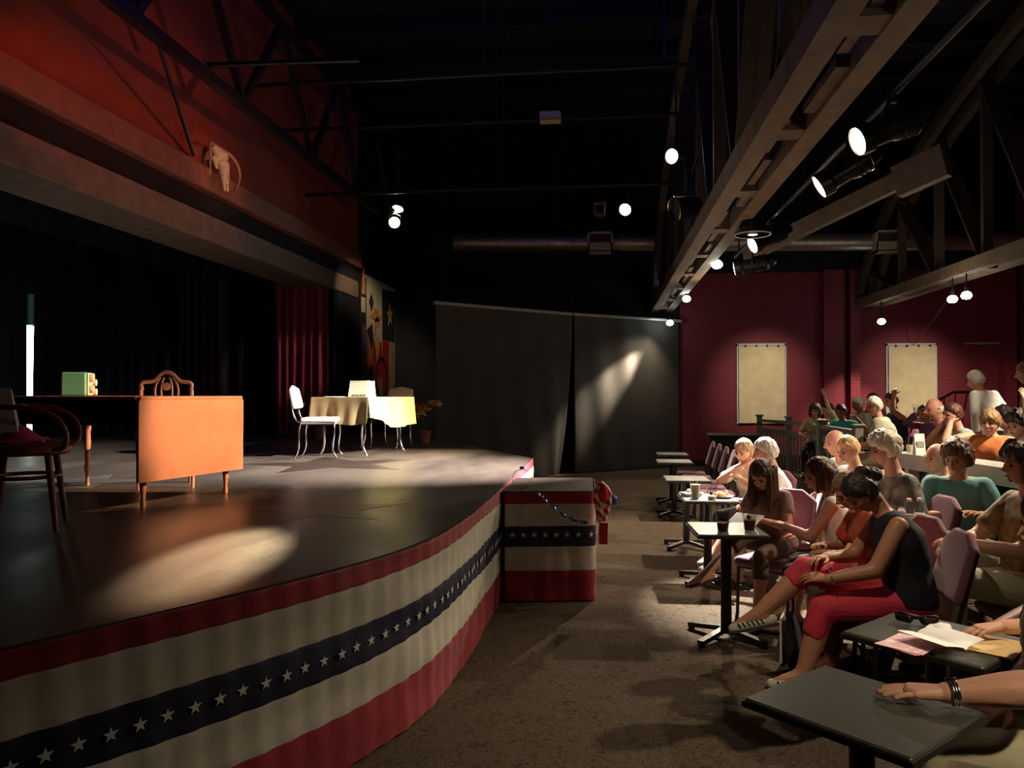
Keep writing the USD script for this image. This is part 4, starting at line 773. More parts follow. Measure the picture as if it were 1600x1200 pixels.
obj('body', soft(blob((A(-.14, -.04, .06), .05), (A(.14, -.04, .06), .05), (A(.12, .02, .26), .03), (A(-.12, .02, .26), .03)), .05, 3), 'cloth_black', t, smooth=True); obj('strap', tube(spline([(-.13, 0, .25), (-.1, 0, .42), (0, 0, .5), (.1, 0, .42), (.13, 0, .25)], 24), .010, 8), 'black_lacquer', t, smooth=True)
obj('white_panel', bx((-.15, .03, .02), (.13, .045, .30), .005), 'paper_white', t, label='white board edge in the dark bag'); obj('flap', bx((-.13, -.095, .16), (.13, -.085, .27), .004), 'cloth_brown', t)
def jar(label, loc):
    t = thing('drinking_glass', label, 'glass', loc); obj('bowl', lathe([(.03, 0), (.038, .12), (.036, .12), (.028, .008), (0, .008)], 16), 'clear_glass', t, smooth=40); obj('drink', lathe([(0, .009), (.028, .009), (.033, .075), (0, .075)], 16), 'lemonade', t)
jar('tall clear glass on the tier counter in front of the woman in orange', (3.12, 7.35, 1.086)); jar('clear glass at the far end of the tier counter', (3.0, 8.0, 1.086))
t = thing('menu_card', 'white upright menu card standing on the far end of the tier counter', 'card', (2.98, 7.72, 1.086), 12); obj('card', trimesh.convex.convex_hull(np.array([(-.05, -.03, 0), (.05, -.03, 0), (.05, .03, 0), (-.05, .03, 0), (-.05, -.004, .2), (.05, -.004, .2), (.05, .004, .2), (-.05, .004, .2)])), 'paper_white', t, smooth=False); obj('print', bx((-.035, -.024, .07), (.035, -.020, .13)), 'cloth_grey', t)
# ------------------------------------------------------------------ people
HS = trimesh.creation.icosphere(4, 1.0); HD = np.array(HS.vertices); HF = np.array(HS.faces)
def head_shape(d, fem):
    x, y, z = d[:, 0], d[:, 1], d[:, 2]
    jaw = np.clip(-z, 0, 1)
    X = .073 * x * (1 - (.30 if fem else .22) * jaw ** 1.4); Y = .094 * y; Z = .116 * z
    Y = np.where((z < -.1) & (y < 0), Y * (1 - .55 * jaw), Y) - .006 * (z > .2) * 0
    front = np.clip(y, 0, 1)
    g = lambda cx, cz, sx, sz: np.exp(-((x - cx) / sx) ** 2 - ((z - cz) / sz) ** 2) * (y > 0)
    Y = Y + .010 * g(0, .05, .10, .22) + .022 * g(0, -.17, .15, .11) + .010 * g(0, -.08, .10, .16)     # nose
    Y = Y - .009 * g(.40, .04, .20, .12) - .009 * g(-.40, .04, .20, .12)                                # eye sockets
    Y = Y + .004 * g(.38, .2, .28, .07) + .004 * g(-.38, .2, .28, .07) + .004 * g(.5, -.25, .25, .18) + .004 * g(-.5, -.25, .25, .18)
    Y = Y + .007 * g(0, -.46, .28, .06) + .005 * g(0, -.57, .24, .06) - .003 * g(0, -.51, .3, .03) + .009 * g(0, -.86, .35, .14)
    return np.stack([X, Y, Z], 1)
def hair_shell(style, fem, seed):
    base = head_shape(HD, False); x, y, z = HD[:, 0], HD[:, 1], HD[:, 2]
    hl = {'bald': 1.5, 'fringe': .30, 'short': .50, 'cap': .45}.get(style, .44)
    line = hl - .75 * np.clip(np.abs(x) - .45, 0, 1)                    # hairline falls at the temples
    face = 1 / (1 + np.exp(-14 * (y - .12 - .25 * np.clip(-z, 0, 1)))) * 1 / (1 + np.exp(14 * (z - line)))
    low = {'bob': -.75, 'long': -.75}.get(style, -.42)
    nape = 1 / (1 + np.exp(16 * (z - low)))
    if style == 'bald': face = np.maximum(face, 1 / (1 + np.exp(-12 * (z - .30))))
    th = {'short': .016, 'bob': .022, 'long': .018, 'bun': .015, 'bald': .008, 'puff': .034, 'fringe': .02}.get(style, .016)
    n = meshkit.fbm(HD * A(9, 9, 3) + seed, 3, seed) - .4
    out = th * (1 + .35 * np.clip(z, 0, 1)) + n * th * .9
    t = out * (1 - np.maximum(face, nape)) - .020 * np.maximum(face, nape)
    nr = HD * A(1, 1, 1); return base + nr * t[:, None]
def frame(F, lean_side=0.):
    F = nrm(F); R = nrm(np.cross(F, A(0, 0, 1))); U = np.cross(R, F); return np.stack([R, F, U], 1)
def ik(a, b, l1, l2, hint):
    d = b - a; L = np.linalg.norm(d); L2 = min(L, (l1 + l2) * .995); d = d / L; b = a + d * L2
    k = (l1 ** 2 - l2 ** 2 + L2 ** 2) / (2 * L2); h = math.sqrt(max(l1 ** 2 - k ** 2, 1e-6)); n = hint - (hint @ d) * d
    return a + d * k + nrm(n) * h, b
def hand(w, d, n, side, s=1., curl=.35, spread=.10, seg=8, fine=.007, fist=False):
    """palm and five fingers; w wrist, d towards the fingers, n out of the back of the hand, side +1 when the thumb lies on n x d"""
    d = nrm(d); n = nrm(n - (n @ d) * d); t = np.cross(n, d) * side          # t: towards the thumb
    K = [w + d * .088 * s + t * .030 * s, w + d * .094 * s + t * .010 * s, w + d * .090 * s - t * .010 * s, w + d * .080 * s - t * .028 * s]
    parts = [blob((w, .024 * s), (K[0], .0135 * s), (K[1], .0135 * s), (K[2], .013 * s), (K[3], .012 * s), (w + d * .03 * s + t * .022 * s, .016 * s), seg=seg)]
    for i, (k, L, r) in enumerate(zip(K, (.072, .080, .074, .058), (.0092, .0094, .009, .008))):
        dd = nrm(d + t * spread * (1.5 - i)); p = k; a = curl * (.55 if not fist else 1.6)
        for j, fr in enumerate((.45, .30, .25)):
            e = dd * math.cos(a) - n * math.sin(a); q = p + e * L * fr * s; parts.append(blob((p, r * s * (1.08 - .08 * j)), (q, r * s * (1.0 - .1 * j)), seg=seg)); p = q; a += curl * (.9 if not fist else 1.0) + (.9 if fist else 0)
    p = w + d * .028 * s + t * .024 * s
    for e, L, r in ((nrm(d * .62 + t * .75 - n * .2), .042, .0125), (nrm(d * .85 + t * .38 - n * .3), .033, .011), (nrm(d * .95 + t * .12 - n * .3), .026, .0095)):
        q = p + e * L * s; parts.append(blob((p, r * s), (q, r * s * .92), seg=seg)); p = q
    m = tm(union(parts).refine_to_length(fine)) if fine else tm(union(parts))
    m.merge_vertices()
    if fine: trimesh.smoothing.filter_taubin(m, .5, .53, 4)
    return m
def limb_cloth(pts, rs, frac, off):
    """sleeve or trouser leg over the chain pts, cut flat at the fraction of its length"""
    pts = [np.asarray(p, float) for p in pts]; Ls = [np.linalg.norm(b - a) for a, b in zip(pts[:-1], pts[1:])]; tot = sum(Ls) * frac; out = []
    for k, L in enumerate(Ls):
        if tot <= 0: break
        a, b = pts[k], pts[k + 1]; d = (b - a) / L; f = min(1., tot / L); c = blob((a, rs[k] + off), (b, rs[k + 1] + off + (.006 if f < 1 or k == len(Ls) - 1 else 0)))
        if f < 1 or k == len(Ls) - 1: c = c.trim_by_plane(tuple(-d), float(-(d @ (a + d * L * f))))
        out.append(c); tot -= L
    return out
def person(label, head, face, skin='skin_fair', hair=('short', 'hair_brown'), top=('cloth_grey', .45), pants=('cloth_black', .98), shoe='sandal', hz=.525, floor=0., lean=8., hunch=8., side=0.,
           look=(0, 10), fem=True, fat=0., legs=None, rh=None, lh=None, curl=.4, stand=False, s=None, group=None, armtop=None, chair=None, hint=(None, None), fine=None, wide=1., extra=None, rn=None, ln=None, hips=None, armk=1., fist=(False, False)):
    L, Hn, Sd = map(math.radians, (lean, hunch, side)); hz0 = .93 if stand else hz
    u = nrm(A(math.sin(Sd), math.sin(L), math.cos(L))); u2 = nrm(A(math.sin(Sd), math.sin(L + Hn), math.cos(L + Hn))); r = A(1, 0, 0); f1 = nrm(np.cross(u, r)); f2 = nrm(np.cross(u2, r))
    yaw, pit = map(math.radians, look); F = A(-math.sin(yaw) * math.cos(pit), math.cos(yaw) * math.cos(pit), -math.sin(pit)); HR = frame(F)
    def build(sc):
        hip = A(0, 0, hz0); waist = hip + u * .17 * sc; chest = waist + nrm(u + u2) * .17 * sc; neck = chest + u2 * .17 * sc
        nd = nrm(u2 + .35 * HR[:, 2] + A(0, .25, .15)); hc = neck + nd * .125 * sc + HR[:, 2] * .045 * sc + HR[:, 1] * .012
        return hip, waist, chest, neck, hc
    hx, hy, hzw = head
    if s is None:
        s = 1.
        for _ in range(4): s *= ((hzw - floor - hz0) / (build(s)[4][2] - hz0)) ** 1.
        s = float(np.clip(s, .84, 1.12))
    hip, waist, chest, neck, hc = build(s); a = math.radians(face - 90); Rz = np.array([[math.cos(a), -math.sin(a), 0], [math.sin(a), math.cos(a), 0], [0, 0, 1]])
    o = Rz @ hc; loc = A(hx - o[0], hy - o[1], floor)
    if hips is not None: loc = A(hips[0], hips[1], floor)
    dz = floor + hc[2] - hzw
    t = thing('person', label, 'person', loc, face - 90, group)
    sw = (.150 if fem else .175) * s * wide; g = fat
    S = {e: chest + u2 * .115 * s + r * e * sw - f2 * .0 for e in (-1, 1)}
    pel = [(hip + r * e * .085 * s * wide + A(0, -.01, 0), (.112 + g * .6) * s) for e in (-1, 1)]; wa = [(waist + r * e * .055 * s * wide + f1 * (.01 + g * .5), (.098 + g) * s) for e in (-1, 1)]
    ch = [(chest + r * e * .068 * s * wide + f2 * .012, (.108 + g * .6) * s) for e in (-1, 1)]; sh = [(chest + u2 * .10 * s + r * e * .095 * s * wide, (.068 + g * .2) * s) for e in (-1, 1)]
    bust = [(chest + r * e * .065 * s + f2 * .07 * s - u2 * .02, .066 * s) for e in (-1, 1)] if fem else []
    ra = (.050, .039, .026) if fem else (.056, .044, .030); ra = tuple((x + g * .25) * s * k_ for x, k_ in zip(ra, (1, armk, 1 + (armk - 1) * .3))); rl = (.092, .060, .036) if fem else (.092, .062, .040); rl = tuple((x + g * .35) * s for x in rl)
    # arms
    ua, fa = .285 * s, .255 * s; arms = {}
    dflt = {1: A(.16, .30, hip[2] + .16), -1: A(-.16, .30, hip[2] + .16)}
    for e, tgt, hn in ((1, rh, hint[0]), (-1, lh, hint[1])):
        if tgt is None: tgt = dflt[e] if not stand else A(e * .26, .06, hip[2] - .06)
        el, wr = ik(S[e], A(*tgt) if not isinstance(tgt, np.ndarray) else tgt, ua, fa, A(*hn) if hn is not None else A(e * .7, -.5, -.7)); arms[e] = (S[e], el, wr)
    # legs
    LG = {}
    for e in (-1, 1):
        hj = hip + A(e * .085 * s, 0, -.01)
        if legs and e in legs: kn, an, fd = (A(*x) for x in legs[e])
        elif stand: an = A(e * .09, -.02, .075); kn = hj * .5 + an * .5 + A(0, .03, 0); fd = A(e * .15, 1, 0)
        else:
            an = A(e * .13, .40 * s + .04, .085); kn, an = ik(hj, an, .43 * s, .40 * s, A(e * .15, .6, 1)); fd = A(e * .15, 1, 0)
        LG[e] = (hj, kn, an, nrm(fd))
    # body: one continuous skin
    B = [blob(*pel, *wa), blob(*wa, *ch), blob(*ch, *sh), blob((neck - u2 * .05 * s, .056 * s), (hc - HR[:, 2] * .06 - HR[:, 1] * .018, .050 * s if fem else .056 * s))]
    B.append(blob(*sh, (neck - u2 * .02 * s, .058 * s)))
    for e in (-1, 1):
        p0, p1, p2 = arms[e]; B += [blob((p0, ra[0]), (p1, ra[1])), blob((p1, ra[1]), (p1 + (p2 - p1) * .35, ra[1] * .98), (p2, ra[2]))]
        h, k, an, fd = LG[e]; B += [blob((h, rl[0]), (k, rl[1])), blob((k, rl[1]), (k + (an - k) * .35 - A(0, .012, 0), rl[1] * .96), (an, rl[2]))]
        dn = nrm((an - k) - ((an - k) @ fd) * fd); B.append(blob((an - fd * .035 + dn * .035, .033), (an + fd * .10 + dn * .045, .030), (an + fd * .165 + dn * .052, .020), (an, rl[2])))
    sk_ = soft(union(B), .032, 6)
    hm = head_shape(HD, fem) * (.98 if fem else 1.04); hp = hm @ HR.T + hc; hmf = trimesh.Trimesh(hp, HF, process=False)
    ears = [blob(*[(hc + HR @ A(e * .074, -.008 - .012 * q, .012 - .028 * q), .011 + .004 * (1 - q)) for q in (0, 1)], seg=10) for e in (-1, 1)]
    hands = []
    for e in (-1, 1):
        p1, p2 = arms[e][1], arms[e][2]; nn = (rn if e == 1 else ln); d_ = nrm(p2 - p1)
        if nn is None: nn = A(0, .2, 1) if abs(d_[2]) < .8 else A(e, .3, 0)
        hd = nn[1] if isinstance(nn, tuple) and len(nn) == 2 and np.ndim(nn[0]) else None
        if hd is not None: nn = nn[0]
        hands.append(man(hand(p2 + d_ * .005, A(*hd) if hd is not None else d_, A(*nn) if not isinstance(nn, np.ndarray) else nn, e, .95 * s if fem else 1.04 * s, curl, fine=fine or .012, seg=10 if fine else 7, fist=fist[0 if e == 1 else 1])))
    body = union([man(sk_), man(hmf), *ears, *hands]); obj('body', tm(body), skin, t, smooth=50)
    # face
    def hpt(x, y, z): return hc + HR @ A(x, y, z)
    for e in (-1, 1):
        obj('eye', ell(hpt(e * .030, .080, .006), (.0115, .009, .008), 12), 'eye', t); obj('eyebrow', tube([hpt(e * .014, .096, .024), hpt(e * .030, .094, .029), hpt(e * .047, .082, .025)], [.002, .0035, .0015], 6), 'brow', t)
    obj('lips', tube([hpt(-.022, .088, -.056), hpt(-.008, .098, -.053), hpt(0, .0985, -.054), hpt(.008, .098, -.053), hpt(.022, .088, -.056)], [.002, .0055, .005, .0055, .002], 8), 'lip', t, smooth=True)
    # hair
    sty, hm_ = hair; hs = hair_shell(sty, fem, int(abs(hx * 97 + hy * 31)) % 50) * (.98 if fem else 1.04)
    H = [man(trimesh.Trimesh(hs @ HR.T + hc, HF, process=False))]; dnv = A(0, 0, -1)
    if sty in ('bob', 'long'):
        ln_ = .12 if sty == 'bob' else .27
        for e in (-1, 1):
            for yy, rr in ((.025, .020), (-.02, .026), (-.055, .030)):
                a_ = hpt(e * .072, yy, .03); H.append(blob((a_, rr), (a_ * 1 + dnv * ln_ * .6 + HR @ A(e * .010, 0, 0), rr * 1.05), (a_ + dnv * ln_ + HR @ A(e * -.004, 0, 0), rr * .6)))
        for xx in (-.045, 0, .045): a_ = hpt(xx, -.080, .02); H.append(blob((a_, .032), (a_ + dnv * ln_ * .7 + HR @ A(0, -.006, 0), .034), (a_ + dnv * ln_ * 1.05, .018)))
    if sty == 'bun': H += [blob((hpt(0, -.105, .045), .042), (hpt(0, -.12, .02), .038)), blob((hpt(.02, -.08, .09), .03), (hpt(-.02, -.09, .085), .03))]
    if sty == 'puff': H += [blob((hpt(e * .05, -.02, .075), .055), (hpt(e * .03, -.07, .05), .06)) for e in (-1, 1)] + [blob((hpt(-.04, .05, .095), .034), (hpt(.04, .05, .095), .034), (hpt(0, -.03, .12), .036))]
    hmesh = soft(union(H), .0125, 2); hq = (hmesh.vertices - hc) @ HR * A(75, 75, 22); hmesh.vertices = hmesh.vertices + hmesh.vertex_normals * ((meshkit.fbm(hq, 3, 3) - .5) * .013)[:, None]; obj('hair', hmesh, hm_, t, smooth=True)
    # top
    if top:
        m_, sl = top[:2]; o_ = .014
        T = [blob(*[(p, q + o_) for p, q in pel], *[(p, q + o_) for p, q in wa]), blob(*[(p, q + o_) for p, q in wa], *[(p, q + o_) for p, q in ch]), blob(*[(p, q + o_) for p, q in ch], *[(p, q + o_) for p, q in sh])]
        if bust: T.append(blob(*[(p, q + o_) for p, q in bust], *[(p, q + o_) for p, q in ch]))
        strap = [(chest + u2 * .10 * s + r * e * sw * .62, .066 * s) for e in (-1, 1)]
        T += [blob((strap[0][0], .075 * s), (strap[1][0], .075 * s), *[(p, q + o_) for p, q in ch])]
        T[0] = T[0].trim_by_plane(tuple(u), float(u @ (hip - u * .02)))
        for e in (-1, 1):
            if sl > 0: T += [blob((S[e], ra[0] + .016), *[(strap[(e + 1) // 2][0], .07 * s)])] + limb_cloth(arms[e], (ra[0], ra[1], ra[2]), sl, .016 if sl < .6 else .013)
        if top[2:] and top[2] == 'collar': T.append(blob((neck - u2 * .035 * s, .070 * s), (neck - u2 * .01 * s, .066 * s)).trim_by_plane(tuple(-u2), float(-(u2 @ (neck + u2 * .005)))))
        obj('top', soft(union(T), .03, 5, (.016, 13, 5)), m_, t, smooth=True)
    if pants:
        m_, fr = pants; o_ = .011
        T = [blob(*[(p, q + .008) for p, q in pel], (hip + u * .06, .10 * s))]
        for e in (-1, 1): T += limb_cloth(LG[e][:3], rl, fr, o_)
        obj('trousers', soft(union(T), .035, 5, (.012, 15, 9)), m_, t, smooth=True)
    if shoe:
        for e in (-1, 1):
            h, k, an, fd = LG[e]; dn = nrm((an - k) - ((an - k) @ fd) * fd); sd = np.cross(fd, dn)
            if shoe == 'flat':       # slip-on: printed upper over a dark rubber sole
                up = blob((an - fd * .05 + dn * .045, .036), (an + fd * .11 + dn * .052, .036), (an + fd * .17 + dn * .058, .026)); up = up.trim_by_plane(tuple(dn), float(dn @ (an + dn * .018)))
                q = obj('shoe', soft(up, .016, 2), 'sneaker_print', t, smooth=True)
                for kx in range(6): c_ = an + fd * (.0 + kx * .026) + dn * .045; obj('stripe', cat(*[tube([c_ + sd * .036 * e2 + dn * .015, c_ + sd * .037 * e2 - dn * .012 + fd * .012], .0042, 6) for e2 in (-1, 1)]), 'cloth_black', q)
                so_ = blob((an - fd * .055 + dn * .078, .034), (an + fd * .10 + dn * .078, .036), (an + fd * .18 + dn * .08, .026)); so_ = so_.trim_by_plane(tuple(dn), float(dn @ (an + dn * .07))).trim_by_plane(tuple(-dn), float(-(dn @ (an + dn * .086)))); obj('sole', tm(so_), 'sole_dark', q)
            else:
                up = blob((an - fd * .045 + dn * .045, .038), (an + fd * .10 + dn * .05, .036), (an + fd * .175 + dn * .056, .025)); up = up.trim_by_plane(tuple(dn), float(dn @ (an + dn * (.02 if shoe != 'sandal' else .05))))
                obj('shoe', soft(up, .02, 2), shoe, t, smooth=True)
    if extra: extra(t, dict(arms=arms, hip=hip, chest=chest, neck=neck, hc=hc, hpt=hpt, LG=LG, u2=u2, f2=f2, ra=ra, s=s))
    if chair:
        c_ = Rz @ A(0, .02, 0) + loc; seat_at(c_[0], c_[1], face, chair, floor)
    return t
def bracelet(e, m='gold', k=.93):
    def f(t, D):
        _, a, b = D['arms'][e]; d = nrm(b - a); x = nrm(np.cross(d, A(0, 0, 1))); y = np.cross(d, x); c = a + (b - a) * k
        obj('bracelet', tube([c + (D['ra'][2] + .008) * (math.cos(q) * x + math.sin(q) * y) for q in np.linspace(0, 2 * PI, 21)[:-1]], .005, 7, True), m, t, smooth=True)
    return f
# front row, from the camera backwards
def rings(t, D):
    _, a, b = D['arms'][-1]; d = nrm(b - a); x = nrm(np.cross(d, A(0, 0, 1))); y = np.cross(x, d); c = a + (b - a) * .93; R_ = D['ra'][2] + .003
    obj('watch_strap', cat(*[tube([c + d * o + R_ * (math.cos(q) * x + math.sin(q) * y) for q in np.linspace(0, 2 * PI, 25)[:-1]], .0045, 8, True) for o in (-.007, 0, .007)]), 'silver', t, smooth=True)
    obj('watch_case', lathe([(0, -.004), (.017, -.004), (.018, .006), (.014, .009), (0, .009)], 18, c + nrm(y + .35 * x * np.sign((x @ A(0, -1, 0)) or 1)) * R_, nrm(y + .35 * x * np.sign((x @ A(0, -1, 0)) or 1))), 'dark_glass', t, 'dark round watch face')
    h = nrm(A(.18, 1, -.04)); n = A(0, 0, 1); s_ = np.cross(n, h) * -1; k = b + h * .110 - s_ * .012
    for q in (0, .007): obj('ring', tube([k + h * q + .0105 * (math.cos(v) * s_ + math.sin(v) * n) - A(0, 0, .003) for v in np.linspace(0, 2 * PI, 15)[:-1]], .0024, 6, True), 'gold', t)
person('person in cream trousers resting a hand with a watch on the nearest table', (1.46, 2.6, 1.2), 180, 'skin_fair', ('bob', 'hair_brown'), ('cloth_grey', .30), ('cloth_khaki', .98), 'shoe_white', hips=(1.55, 2.64), s=1.08, armk=1.3, lean=4, hunch=3,
       lh=(-.225, .545, .792), hint=((.6, -.4, -.6), (-.5, -.35, -.6)), rh=(.06, .24, .675), legs={-1: ((-.03, .50, .545), (-.02, .58, .085), (-.1, 1, 0)), 1: ((.12, .30, .585), (.2, .16, .10), (.1, 1, -.2))}, curl=.14, fine=.006, ln=((0, 0, 1), (.18, 1, -.04)), rn=((0, 0, 1), (-.3, .8, -.3)), extra=rings, chair='plum banquet chair of the person with the wristwatch')
person('person at the right edge whose hand rests on the papers of the second table', (2.0, 3.35, 1.2), 182, 'skin_fair', ('short', 'hair_grey'), ('cloth_navy', .28), ('cloth_black', .98), 'shoe_white', hips=(1.96, 3.34), s=1.0, lean=9, hunch=6,
       lh=(-.235, .475, .80), hint=(None, (-.3, -.5, .1)), curl=.5, fine=.007, ln=((0, 0, 1), (-.05, 1, -.12)), chair='plum banquet chair of the person whose hand rests on papers')
person('woman in black sleeveless top and coral trousers with crossed legs, looking down', (1.51, 4.61, 1.075), 178, 'skin_tan', ('bun', 'hair_dark'), ('cloth_black', 0), ('cloth_coral', .74), 'flat', hips=(1.69, 4.58), s=.97, lean=-4, hunch=34, look=(6, 46), fat=.02, hz=.525,
       legs={1: ((-.01, .54, .665), (-.06, .80, .42), (-.05, 1, -.22)), -1: ((-.10, .47, .475), (-.11, .58, .095), (-.02, 1, 0))}, lh=(-.15, .45, .645), rh=(.02, .42, .73), hint=((.6, -.3, -.6), (-.3, -.35, -.8)), curl=.45, fine=.008, ln=((-.5, 0, 1), (.25, 1, .05)), extra=bracelet(-1, 'silver'), chair='plum banquet chair of the woman in black with coral trousers')
person('person in a red patterned top mostly hidden behind the woman in black', (1.55, 5.1, 1.06), 190, 'skin_tan', ('short', 'hair_light'), ('red_print', .40), ('cloth_brown', .98), hips=(1.72, 5.04), lean=8, hunch=14, look=(0, 30), rh=(.05, .35, .72), lh=(-.1, .36, .70), chair='banquet chair of the person in the red patterned top')
person('woman with a dark brown bob and white sleeveless top turned away from the camera', (1.499, 5.547, 1.094), 158, 'skin_pink', ('bob', 'hair_auburn'), ('cloth_white', .0), ('cloth_black', .6), lean=12, hunch=8, look=(15, 12), fat=.015, wide=1.1, lh=(-.06, .42, .74), rh=(.12, .36, .66), curl=.4, extra=bracelet(-1, 'silver', .95), chair='banquet chair of the woman with the dark brown bob')
def print_sheet(t, D):
    p = D['arms'][1][2] * .5 + D['arms'][-1][2] * .5 + A(0, .11, .02); obj('program', rot(mv(box(0, 0, 0, .22, .15, .004), p), -22, (1, 0, 0), p), 'paper_white', t, 'pale open program held in the hands')
person('young woman with long straight brown hair reading a program at the cola table', (1.189, 5.98, 1.05), 232, 'skin_fair', ('long', 'hair_brown'), ('cloth_mauve', .3), ('cloth_brown', .7), 'sandal', lean=8, hunch=14, look=(0, 32), lh=(-.07, .34, .74), rh=(.08, .33, .73), legs={1: ((.02, .46, .62), (.10, .82, .42), (.2, 1, -.1)), -1: ((-.12, .45, .50), (-.16, .60, .09), (0, 1, 0))}, extra=print_sheet, chair='banquet chair of the young woman with long hair')
person('white-haired person in a bright white shirt seated with back to the camera', (1.413, 6.966, 1.146), 168, 'skin_pink', ('short', 'hair_white'), ('cloth_white', .45), ('cloth_stone', .98), fem=False, lean=10, hunch=8, look=(20, 8), lh=(-.2, .36, .74), chair='banquet chair of the white-haired person in the bright white shirt')
person('woman in a white blouse leaning over her plate with a hand raised to eat', (1.328, 7.510, 1.114), 222, 'skin_fair', ('short', 'hair_light'), ('cloth_cream', .45), ('cloth_black', .6), 'shoe_white', lean=16, hunch=8, look=(0, 15), rh=(.0, .30, .98), lh=(-.06, .34, .86), legs={-1: ((-.1, .46, .53), (-.04, .74, .22), (0, 1, -.1)), 1: ((.12, .46, .50), (.14, .5, .09), (.1, 1, 0))}, hint=((.8, -.2, -.5), (-.8, -.2, -.4)), chair='banquet chair of the woman eating at the plate table')
# second row
person('woman at right in a gold and black blouse and cream trousers with clasped hands', (2.394, 4.82, 1.13), 186, 'skin_fair', ('bob', 'hair_brown'), ('gold_print', .42), ('cloth_khaki', .98), 'sandal', hips=(2.52, 4.84), s=1.08, lean=-2, hunch=10, look=(-4, 5), fat=.02, lh=(-.04, .44, .80), rh=(.03, .47, .78), hint=((.8, -.3, -.6), (-.7, -.3, -.7)), legs={-1: ((-.06, .53, .60), (-.1, .55, .10), (0, 1, 0)), 1: ((.14, .49, .54), (.14, .52, .09), (.1, 1, 0))}, curl=.5, fine=.009, extra=bracelet(-1, 'gold'), chair='banquet chair of the woman in the gold and black blouse')
person('man with tousled brown hair in a teal short-sleeved shirt', (2.672, 6.210, 1.173), 252, 'skin_tan', ('puff', 'hair_brown'), ('teal', .42, 'collar'), ('cloth_stone', .98), 'sandal', fem=False, lean=6, hunch=10, look=(-26, 14), fat=.01, lh=(-.12, .34, .78), rh=(.12, .36, .77), chair='banquet chair of the man in the teal shirt')
person('older man in a black shirt seen in profile beside the man in teal', (2.742, 6.722, 1.135), 192, 'skin_pink', ('bald', 'hair_grey'), ('cloth_black', .42), ('cloth_black', .98), fem=False, lean=-2, hunch=8, look=(0, 6), chair='banquet chair of the older man in the black shirt')
person('woman with thick rounded white hair in a black and cream printed top', (2.077, 6.008, 1.251), 190, 'skin_fair', ('puff', 'hair_white'), ('bw_print', .42), ('cloth_black', .98), lean=4, hunch=10, look=(-6, 12), chair='banquet chair of the woman with thick white hair')
person('blond person in a white top, left of the thick white-haired woman', (2.113, 6.98, 1.18), 205, 'skin_fair', ('short', 'hair_blond'), ('cloth_white', .4), ('cloth_stone', .98), lean=6, hunch=8, look=(0, 22), fat=-.01, chair='banquet chair of the blond person in white')
person('bald pink-faced person in white just behind the blond person', (2.16, 7.5, 1.205), 190, 'skin_pink', ('bald', 'hair_light'), ('cloth_white', .4), ('cloth_stone', .98), fem=False, lean=5, hunch=8, look=(0, 10), chair='banquet chair of the bald person in white')
# raised tier
TR = .30
person('woman with short light hair in a bright orange shirt on the raised tier', (3.70, 7.9, 1.37), 224, 'skin_fair', ('fringe', 'hair_light'), ('cloth_orange', .42), ('cloth_navy', .98), floor=TR, lean=2, hunch=8, look=(6, 8), fat=.03, wide=1.12, chair='banquet chair of the woman in the orange shirt')
person('woman in a pale teal sleeveless top in profile with a hand at her chin', (3.62, 8.5, 1.44), 188, 'skin_fair', ('short', 'hair_auburn'), ('teal_light', 0), ('cloth_navy', .98), floor=TR, lean=14, hunch=6, look=(2, 4), fat=.01, rh=(.08, .30, 1.02), lh=(-.06, .27, 1.06), hint=((.6, .2, -.8), (-.5, .2, -.9)), fist=(False, True), chair='banquet chair of the woman with a hand at her chin')
person('red-faced older person in profile beyond the woman with a hand at her chin', (3.70, 9.15, 1.49), 188, 'skin_pink', ('bald', 'hair_white'), ('cloth_plum', .45), ('cloth_black', .98), floor=TR, fem=False, lean=8, hunch=6, chair='banquet chair of the red-faced older person')
def blue_patch(t, D): obj('blue_patch', tm(ell(D['chest'] + D['f2'] * .115 + A(.05, 0, .02), (.06, .03, .07), 16)), 'bottle_blue', t, 'bright blue patch on the dark top')
person('dark-haired woman at the right edge with a hand at her forehead', (3.72, 7.42, 1.37), 206, 'skin_fair', ('puff', 'hair_dark'), ('cloth_navy', .3), ('cloth_black', .98), floor=TR, lean=6, hunch=8, look=(-6, 10), lh=(-.10, .19, 1.30), hint=(None, (-.4, .5, -.8)), extra=blue_patch, chair='banquet chair of the woman with a hand at her forehead')
person('black-haired person between the orange shirt and the right edge', (4.280, 8.819, 1.391), 200, 'skin_pink', ('puff', 'hair_dark'), ('cloth_grey', .42), ('cloth_black', .98), floor=TR, chair='banquet chair of the black-haired person')
person('white-haired man in a pale grey shirt at the railing with back to the camera', (3.50, 10.5, 1.49), 150, 'skin_pink', ('short', 'hair_white'), ('cloth_tan', .45), ('cloth_stone', .98), floor=TR, fem=False, lean=8, hunch=10, look=(45, 8), fat=.05, wide=1.2, chair='banquet chair of the white-haired man at the railing')
def raised_glass(t, D):
    p = D['arms'][1][2] + A(-.02, .06, .06); obj('glass', mv(lathe([(.022, -.05), (.032, .06), (.030, .06), (.02, -.044), (0, -.044)], 16), p), 'clear_glass', t, 'glass held up at the mouth', smooth=40); obj('drink', mv(lathe([(0, -.043), (.02, -.043), (.026, .02), (0, .02)], 14), p), 'plastic_white', t)
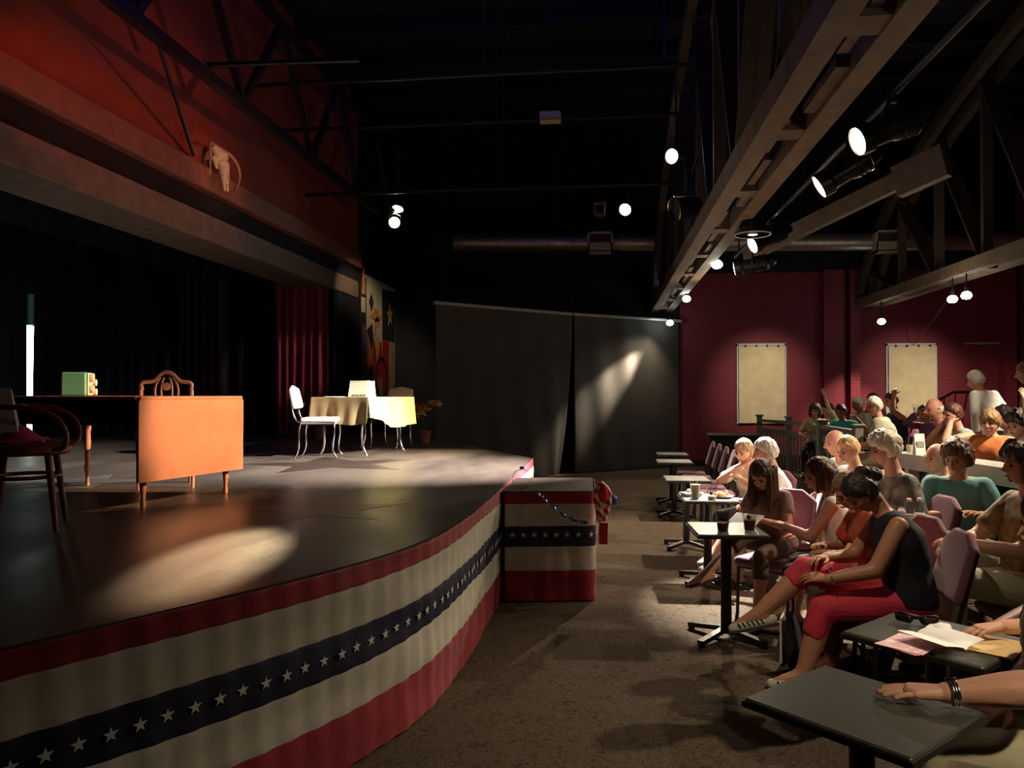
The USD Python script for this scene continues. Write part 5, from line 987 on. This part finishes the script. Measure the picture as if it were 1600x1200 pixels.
person('person in a plum top drinking from a raised glass', (4.444, 11.306, 1.305), 205, 'skin_brown', ('short', 'hair_dark'), ('cloth_plum', .98), ('cloth_black', .98), floor=TR, lean=8, hunch=6, rh=(.03, .24, 1.09), hint=((.7, .3, -.7), None), extra=raised_glass, chair='banquet chair of the person drinking from a glass')
person('standing white-haired person in a white shirt seen from behind', (4.82, 10.65, 1.76), 118, 'skin_pink', ('short', 'hair_white'), ('cloth_white', .98), ('cloth_white', .98), 'shoe_white', floor=TR, stand=True, fem=False, lean=14, hunch=12, s=.96, look=(10, 18))
person('standing person at the right edge in a black and cream patterned shirt', (4.92, 9.65, 1.85), 140, 'skin_pink', ('short', 'hair_light'), ('bw_print', .45), ('cloth_stone', .98), 'shoe_white', floor=TR, stand=True, fem=False, lean=4, hunch=6, fat=.02, s=1.0)
person('dark-haired person in yellow behind the far railing', (3.42, 13.0, 1.31), 245, 'skin_tan', ('bob', 'hair_dark'), ('cloth_yellow', .42), ('cloth_black', .98), floor=TR, lean=8, hunch=8, look=(0, 10))
person('person in grey raising a glass high behind the far railing', (3.78, 13.6, 1.31), 190, 'skin_fair', ('short', 'hair_dark'), ('cloth_grey', .42), ('cloth_black', .98), floor=TR, lean=4, lh=(-.16, .26, 1.36), hint=(None, (-.5, .4, -.6)))
person('person in a bright turquoise top behind the far railing', (3.66, 12.45, 1.33), 235, 'skin_brown', ('short', 'hair_dark'), ('teal_bright', .45), ('cloth_black', .98), floor=TR, lean=10, hunch=8, look=(0, 12), lh=(-.28, .3, .98))
person('person with a white cap of hair in olive near the pilaster', (4.401, 14.020, 1.468), 200, 'skin_brown', ('short', 'hair_white'), ('cloth_tan', .45), ('cloth_black', .98), floor=TR, fem=False, lean=2)
person('brown-haired person farthest back, just left of the second tan window', (5.294, 15.939, 1.515), 215, 'skin_tan', ('puff', 'hair_brown'), ('cloth_brown', .45), ('cloth_black', .98), floor=TR, lean=2)
person('person in a dark vest raising a bare arm before the second tan window', (4.28, 12.1, 1.55), 190, 'skin_tan', ('short', 'hair_brown'), ('cloth_navy', 0), ('cloth_black', .98), floor=TR, lean=0, lh=(-.18, .16, 1.33), hint=(None, (-.6, .5, -.6)))
